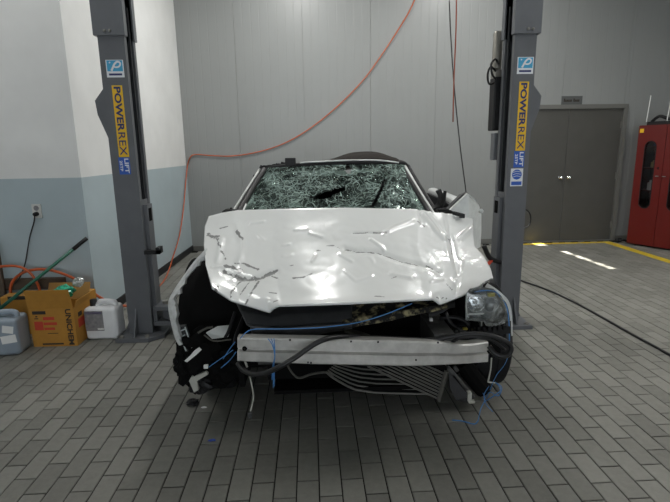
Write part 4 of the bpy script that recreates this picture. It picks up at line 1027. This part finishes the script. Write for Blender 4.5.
tag(obj('hanging_cable', MB().tube([W(449, -6, 5.5), W(451, 40, 5.5), W(454.5, 90, 5.5), W(460, 145, 5.4), W(466.5, 196, 5.3), W(467, 210, 5.2)], .0065, 6), 'black_cord', smooth=True), 'thin black cable hanging down behind the car', 'cable')
fp = [(512, 277), (524, 281.5), (548, 290), (572, 301), (600, 316), (630, 333), (655, 346.5), (690, 366), (735, 392), (790, 428)]
tag(obj('floor_cable', MB().tube([G(x, y, .010) for x, y in fp], .0095, 6, 5), 'black_cord', smooth=True), 'black cable lying across the paver floor', 'cable')

# ================================================================== LEFT CORNER THINGS
# wall outlet with plug and cord on the front face of the left block (Y 4.15)
oc = W(37.5, 211, 4.15)
ot = thing('wall_outlet', (oc.x, 4.15, oc.z), 'white wall outlet with a black plug on the pale blue wall', 'outlet')
obj('face_plate', MB().cbox((oc.x, 4.143, oc.z), (.075, .014, .115), bev=.004), 'outlet_white', ot)
obj('socket', MB().lathe([(.001, -.004), (.018, -.004), (.022, 0)], (oc.x, 4.136, oc.z+.025), 'Y', 14), 'label_grey', ot)
pc = [Vector((oc.x, 4.10, oc.z-.03))]+[W(x, y, q) for x, y, q in ((34, 222, 4.12), (30, 236, 4.12), (27.5, 250, 4.12), (25, 264, 4.10), (20, 277, 4.082), (15, 284, 4.08))]
pt = thing('power_cord', (oc.x, 4.1, oc.z-.3), 'dark power cord hanging from the wall outlet', 'cord')
obj('plug', MB().lathe([(.001, -.045), (.014, -.042), (.018, -.02), (.018, 0)], (oc.x, 4.136, oc.z-.022), 'Y', 12), 'black_plastic', pt, smooth=True)
obj('cable', MB().tube(pc, .0055, 6, 5), 'black_cord', pt, smooth=True)
# baseboard beam / timber behind boxes
tag(obj('timber_batten', MB().box((-2.75, 4.09, .33), (-2.13, 4.145, .42)).box((-2.75, 4.10, 0), (-2.66, 4.145, .33)).box((-2.22, 4.10, 0), (-2.14, 4.145, .33)), 'wood_brown'), 'dark timber ledge against the wall behind the boxes', 'timber')
tag(obj('dark_post', MB().cbox((-2.62, 4.065, .38), (.04, .03, .76), bev=.005), 'wood_brown'), 'dark narrow upright leaning at the pale blue wall behind the blue-grey jug', 'post')

def box_thing(name, c, w, d, h, rz, label, seam=True):
    t = thing(name, c, label, 'box'); R_ = Matrix.Rotation(rz, 3, 'Z'); c = Vector(c)
    def P(x, y, z): return R_ @ Vector((x, y, z))+c
    return t, P
# open carton with printing: front lower edge from photo
fl_, fr_ = G(34.0, 347), G(78.0, 345.8)
cw = (fr_-fl_).length; rz = math.atan2((fr_-fl_).y, (fr_-fl_).x); ch = .305; cdp = .26
cc = (fl_+fr_)/2
t, P = box_thing('cardboard_box', cc, cw, cdp, ch, rz, 'open orange-brown cardboard box with red print and UNICHEM lettering')
hw = cw/2; th = .006
def plate(x0, y0, z0, x1, y1, z1):
    q = [P(x0,y0,z0),P(x1,y0,z0),P(x1,y1,z0),P(x0,y1,z0),P(x0,y0,z1),P(x1,y0,z1),P(x1,y1,z1),P(x0,y1,z1)]
    return MB().add(q, [(0,3,2,1),(4,5,6,7),(0,1,5,4),(1,2,6,5),(2,3,7,6),(3,0,4,7)])
b = MB()
for a in ((-hw, 0, 0.001, hw, th, ch), (-hw, cdp-th, 0.001, hw, cdp, ch), (-hw, th, 0.001, -hw+th, cdp-th, ch), (hw-th, th, 0.001, hw, cdp-th, ch), (-hw+th, th, 0.001, hw-th, cdp-th, th)):
    q = plate(*a); b.add(q.v, q.f)
obj('carton_body', b, 'carton', t)
def flap(pts, m='carton'):
    o = obj('flap', MB().add([P(*p) for p in pts], [(0, 1, 2, 3)]), m, t); solid(o, .005); return o
flap([(-hw, .003, ch), (hw, .003, ch), (hw-.005, -.03, ch+.155), (-hw+.005, -.03, ch+.155)])
flap([(-hw, cdp, ch), (hw, cdp, ch), (hw, cdp+.06, ch+.12), (-hw, cdp+.06, ch+.12)], 'carton_inside')
flap([(hw, .02, ch), (hw, cdp, ch), (hw+.012, cdp, ch+.05), (hw+.012, .03, ch+.05)])
flap([(-hw, .02, ch), (-hw, cdp, ch), (-hw-.008, cdp, ch+.05), (-hw-.008, .02, ch+.05)])
def mark(name, x0, z0, x1, z1, m): obj(name, plate(x0, -.0012, z0, x1, -.0002, z1), m, t)
mark('red_square', -hw+.03, .135, -hw+.095, .205, 'print_red')
mark('print_line', -hw+.10, .215, -hw+.185, .240, 'print_red'); mark('print_line', -hw+.10, .175, -hw+.20, .197, 'print_red'); mark('print_line', -hw+.10, .135, -hw+.18, .155, 'print_red')
mark('print_line', -hw+.025, .262, -hw+.125, .288, 'print_black'); mark('print_line', -hw+.035, .225, -hw+.065, .232, 'print_black'); mark('print_line', -hw+.045, .24, -hw+.06, .25, 'print_black')
mark('print_line', -hw+.07, .015, -hw+.23, .028, 'print_black'); mark('print_line', -hw+.12, .105, -hw+.20, .11, 'print_black')
dirx = R_x = Matrix.Rotation(rz, 3, 'Z')
M4 = Matrix.Translation(cc) @ Matrix.Rotation(rz, 4, 'Z') @ Matrix(((0, 1, 0, hw-.045), (0, 0, -1, -.0012), (-1, 0, 0, .155), (0, 0, 0, 1)))
text('lettering', 'UNICHEM', .040, 'print_black', t, M4, bold=.0016, sx=1.18)
def smark(name, y0, z0, y1, z1, m): obj(name, plate(hw+.0002, y0, z0, hw+.0012, y1, z1), m, t)
smark('red_square', .05, .13, .17, .20, 'print_red'); smark('print_line', .06, .215, .12, .25, 'print_black')
# smaller boxes behind
def closed_box(name, c, w, d, h, rz, label, prints=()):
    t = thing(name, c, label, 'box'); R_ = Matrix.Rotation(rz, 3, 'Z'); c = Vector(c)
    obj('carton_body', MB().cbox(c+Vector((0, 0, h/2)), (w, d, h), R_, bev=.004, seg=1), 'carton', t)
    obj('tape', MB().cbox(c+Vector((0, 0, h+.0006)), (w*.98, .05, .0012), R_), 'carton_inside', t)
    for (x, z, pw, ph, m_) in prints:
        obj('print_line', MB().cbox(c+R_ @ Vector((x, -d/2-.0006, z)), (pw, .0012, ph), R_), m_, t)
    return t
closed_box('carton', (-2.36, 3.955, .002), .36, .13, .325, .03, 'yellow-brown carton standing behind the blue-grey jug', ((-.02, .315, .2, .03, 'print_black'),))
closed_box('carton', (-1.955, 3.975, .002), .22, .14, .335, -.06, 'brown carton between the open box and the lift column', ((-.02, .24, .03, .10, 'print_red'),))
# bag of film in the box
bagc = cc+Vector((.045, .14, ch+.095))
gb = blob('film_bag', bagc, .062, 'green_film', .25, seed=11, sq=(1.2, .8, .85), par=None); tag(gb, 'shiny green plastic bag sticking out of the open box', 'bag')
gc = blob('film_bag', bagc+Vector((.105, .03, .065)), .035, 'clear_film', .4, seed=14, sq=(1.2, .8, 1), par=None); tag(gc, 'crumpled clear plastic film beside the green bag', 'bag')

# jerry cans
def jug(base, w, d, h, rz, m, label, lab):
    t = thing('jerry_can', base, label, 'jug'); R_ = Matrix.Rotation(rz, 3, 'Z'); c = Vector(base)
    def P(p): return R_ @ Vector(p)+c
    b = MB().cbox(c+R_ @ Vector((0, 0, h*.44+.001)), (w, d, h*.88), R_, bev=.035, seg=4)
    o = obj('can_body', b, m, t); autosmooth(o, 50)
    hn = MB().tube([P((-.02*1-w*.10, 0, h*.86)), P((-w*.10, 0, h*.96)), P((0, 0, h*.985)), P((w*.25, 0, h*.985)), P((w*.36, 0, h*.95)), P((w*.38, 0, h*.84))], .022, 8)
    obj('handle', hn, m, t, smooth=True)
    obj('cap', MB().lathe([(.001, .045), (.026, .043), (.028, .0), (.034, -.01), (.034, -.03)], P((-w*.30, 0, h*.90)), 'Z', 14), 'black_plastic', t, smooth=True)
    for (x, z, lw, lh, mm) in lab:
        obj('label_sheet', MB().cbox(P((x, -d/2-.0008, z)), (lw, .0016, lh), R_), mm, t)
    return t, P
g1 = G(15, 354)
jt, JP = jug(Vector((g1.x-.085, g1.y+.06, 0)), .27, .20, .315, .08, 'jug_blue', 'blue-grey translucent jerry can with white labels beside the cardboard box',
    ((-.09, .17, .09, .15, 'label_grey'), (-.10, .085, .06, .02, 'paper_white')))
R8 = Matrix.Rotation(.08, 3, 'Z')
obj('label_sheet', MB().cbox(JP((.075, -.101, .205)), (.075, .0016, .055), R8 @ Matrix.Rotation(.18, 3, 'Y')), 'paper_white', jt)
obj('label_sheet', MB().cbox(JP((.072, -.1012, .130)), (.105, .0016, .06), R8 @ Matrix.Rotation(-.12, 3, 'Y')), 'paper_white', jt)
g2 = G(101, 340)
jug(Vector((g2.x+.014, g2.y+.085, 0)), .255, .17, .30, -.05, 'jug_white', 'white plastic jerry can beside the lift column base',
    ((-.045, .16, .145, .165, 'label_grey'), (-.045, .225, .13, .018, 'label_violet'), (-.0, .093, .05, .014, 'paper_white')))
# green handled broom pole leaning on the wall
a = W(-14, 320, 3.66); b_ = W(87, 238, 4.10)
bt = thing('broom_pole', (a.x, a.y, 0), 'green broom pole with black grip leaning across the boxes', 'broom')
obj('pole', MB().tube([a, b_+(a-b_)*.14], .0135, 10, 1), 'pole_green', bt, smooth=True)
obj('grip', MB().tube([b_+(a-b_)*.15, b_], .0165, 10, 1), 'black_plastic', bt, smooth=True)
e_ = a+(a-b_).normalized()*.45; e_.z = max(.06, e_.z)
obj('pole_lower', MB().tube([a, e_], .0135, 10, 1), 'pole_green', bt, smooth=True)
obj('broom_head', MB().cbox(e_+Vector((0, 0, -.0)), (.30, .05, .09), Matrix.Rotation(.3, 3, 'Z'), bev=.008), 'pole_green', bt)

# ================================================================== RED CABINET
f0 = Vector((4.69, 6.86, 0)); f1 = f0+Vector((.40, -.78, 0))*.86
dv = (f1-f0).normalized(); nv = Vector((-dv.y, dv.x, 0))      # nv points away from the room, to the wall
if nv.x < 0: nv = -nv
CW, CH = (f1-f0).length, 1.72
ct = thing('tool_cabinet', (f0+f1)/2, 'tall red metal cabinet with two oval glazed doors by the right wall', 'cabinet')
def C(u, d, z): return f0+dv*u+nv*d+Vector((0, 0, z))
def cslab(u0, d0, z0, u1, d1, z1):
    q = [C(u, d, z) for z in (z0, z1) for u, d in ((u0, d0), (u1, d0), (u1, d1), (u0, d1))]
    return MB().add(q, [(0,3,2,1),(4,5,6,7),(0,1,5,4),(1,2,6,5),(2,3,7,6),(3,0,4,7)])
b = MB()
for a in ((0, .02, .02, .02, .40, CH), (CW-.02, .02, .02, CW, .40, CH), (0, .02, CH-.02, CW, .40, CH), (0, .02, .02, CW, .40, .06), (0, .39, .02, CW, .40, CH)):
    q = cslab(*a); b.add(q.v, q.f)
obj('carcass', b, 'cabinet_red', ct)
for z in (.45, .80, 1.12, 1.42): obj('shelf', cslab(.02, .06, z, CW-.02, .38, z+.012), 'cabinet_red', ct)
for (u0, u1) in ((.004, CW/2-.003), (CW/2+.003, CW-.004)):
    # door with an oval opening
    z0, z1 = .03, CH-.005; cu = (u0+u1)/2; oh = .47; zc = 1.03; ow = .075; n = 40
    outer_, inner_ = [], []
    for k in range(n):
        a = 2*math.pi*k/n; ca, sa = math.cos(a), math.sin(a)
        inner_.append((cu+ow*ca, zc+(oh-ow)*(1 if sa > 1e-6 else -1 if sa < -1e-6 else 0)+ow*sa))
        k_ = min((u1-cu)/max(abs(ca), 1e-6), ((z1-zc) if sa > 0 else (zc-z0))/max(abs(sa), 1e-6))
        outer_.append((cu+ca*k_, zc+sa*k_))
    for cu_, cz_ in ((u0, z0), (u1, z0), (u1, z1), (u0, z1)):
        kk = round(math.atan2(cz_-zc, cu_-cu)/(2*math.pi)*n) % n; outer_[kk] = (cu_, cz_)
    vs = [C(u, d, z) for d in (0, .02) for L__ in (outer_, inner_) for u, z in L__]
    fs = []
    for k in range(n):
        k2 = (k+1) % n
        fs += [(k, k2, n+k2, n+k), (2*n+k, 3*n+k, 3*n+k2, 2*n+k2), (n+k, n+k2, 3*n+k2, 3*n+k), (k, 2*n+k, 2*n+k2, k2)]
    do = obj('cabinet_door', MB().add(vs, fs), 'cabinet_red', ct)
    pane = [C(u, .012, z) for u, z in inner_]
    obj('pane', MB().add(pane, [tuple(range(n))]), 'dark_pane', do)
    obj('rubber_rim', MB().tube([C(u, -.002, z) for u, z in inner_]+[C(*[(inner_[0][0]), -.002, inner_[0][1]])], .006, 6, 1, cap=False), 'black_plastic', do)
    hx = CW/2-.045 if u0 < .1 else CW/2+.045
    obj('handle', MB().tube([C(hx-.02, -.004, 1.02), C(hx-.02, -.03, 1.02), C(hx+.02, -.03, 1.02), C(hx+.02, -.004, 1.02)], .007, 6, 1), 'chrome', do)
obj('lock', MB().lathe([(.001, 0), (.018, 0)], C(CW/2-.05, -.003, 1.13), 'Y', 12), 'black_plastic', ct)
obj('sticker', MB().add([C(.02, -.0012, CH-.10), C(.075, -.0012, CH-.10), C(.075, -.0012, CH-.045), C(.02, -.0012, CH-.045)], [(0, 1, 2, 3)]), 'sticker_yellow', ct)
def small(name, u, d, z, w, h, m, label, cat):
    c = C(u, d, z)
    tag(obj(name, MB().lathe([(.001, 0), (w, 0), (w, h*.72), (w*.55, h*.82), (w*.55, h), (.001, h)], c, 'Z', 14), m), label, cat)
cuL, cuR = CW*.25, CW*.75
small('spray_bottle', cuL, .16, 1.434, .04, .17, 'item_blue', 'blue bottle on the upper cabinet shelf', 'bottle')
small('tub', cuL-.01, .16, .813, .055, .14, 'item_white', 'pale tub on the middle shelf of the red cabinet', 'tub')
small('tub', cuL, .16, 1.133, .05, .10, 'item_tan', 'tan tub on the shelf above the pale tub', 'tub')
small('tub', cuR, .16, 1.133, .05, .12, 'item_white', 'white tub behind the other cabinet door', 'tub')
small('tub', cuL, .16, .462, .05, .2, 'black_plastic', 'dark container low in the red cabinet', 'tub')
# gear on top of the cabinet
gt = thing('battery_charger', C(.35, .2, CH), 'black equipment with two pale upright rods on top of the red cabinet', 'equipment')
obj('tray', cslab(.06, .08, CH+.001, .62, .34, CH+.05), 'black_plastic', gt)
obj('clamp', MB().tube([C(.10, .12, CH+.05), C(.20, .12, CH+.12), C(.32, .14, CH+.08), C(.45, .14, CH+.14)], .022, 8), 'black_plastic', gt, smooth=True)
for u, l in ((.03, .36), (.30, .30)):
    obj('rod', MB().tube([C(u, .12, CH+.05), C(u+.02, .12, CH+.05+l)], .006, 6, 1), 'paper_white', gt)
obj('case', cslab(.48, .10, CH+.05, .66, .30, CH+.19), 'item_tan', gt)
tag(obj('door_stop', MB().cbox((4.66, 7.0, .035), (.12, .05, .06), Matrix.Rotation(.5, 3, 'Z'), bev=.012).tube([(4.60, 6.98, .03), (4.70, 6.94, .05), (4.78, 6.95, .02)], .014, 6), 'black_plastic'), 'black door stop on the floor by the steel doors', 'door stop')
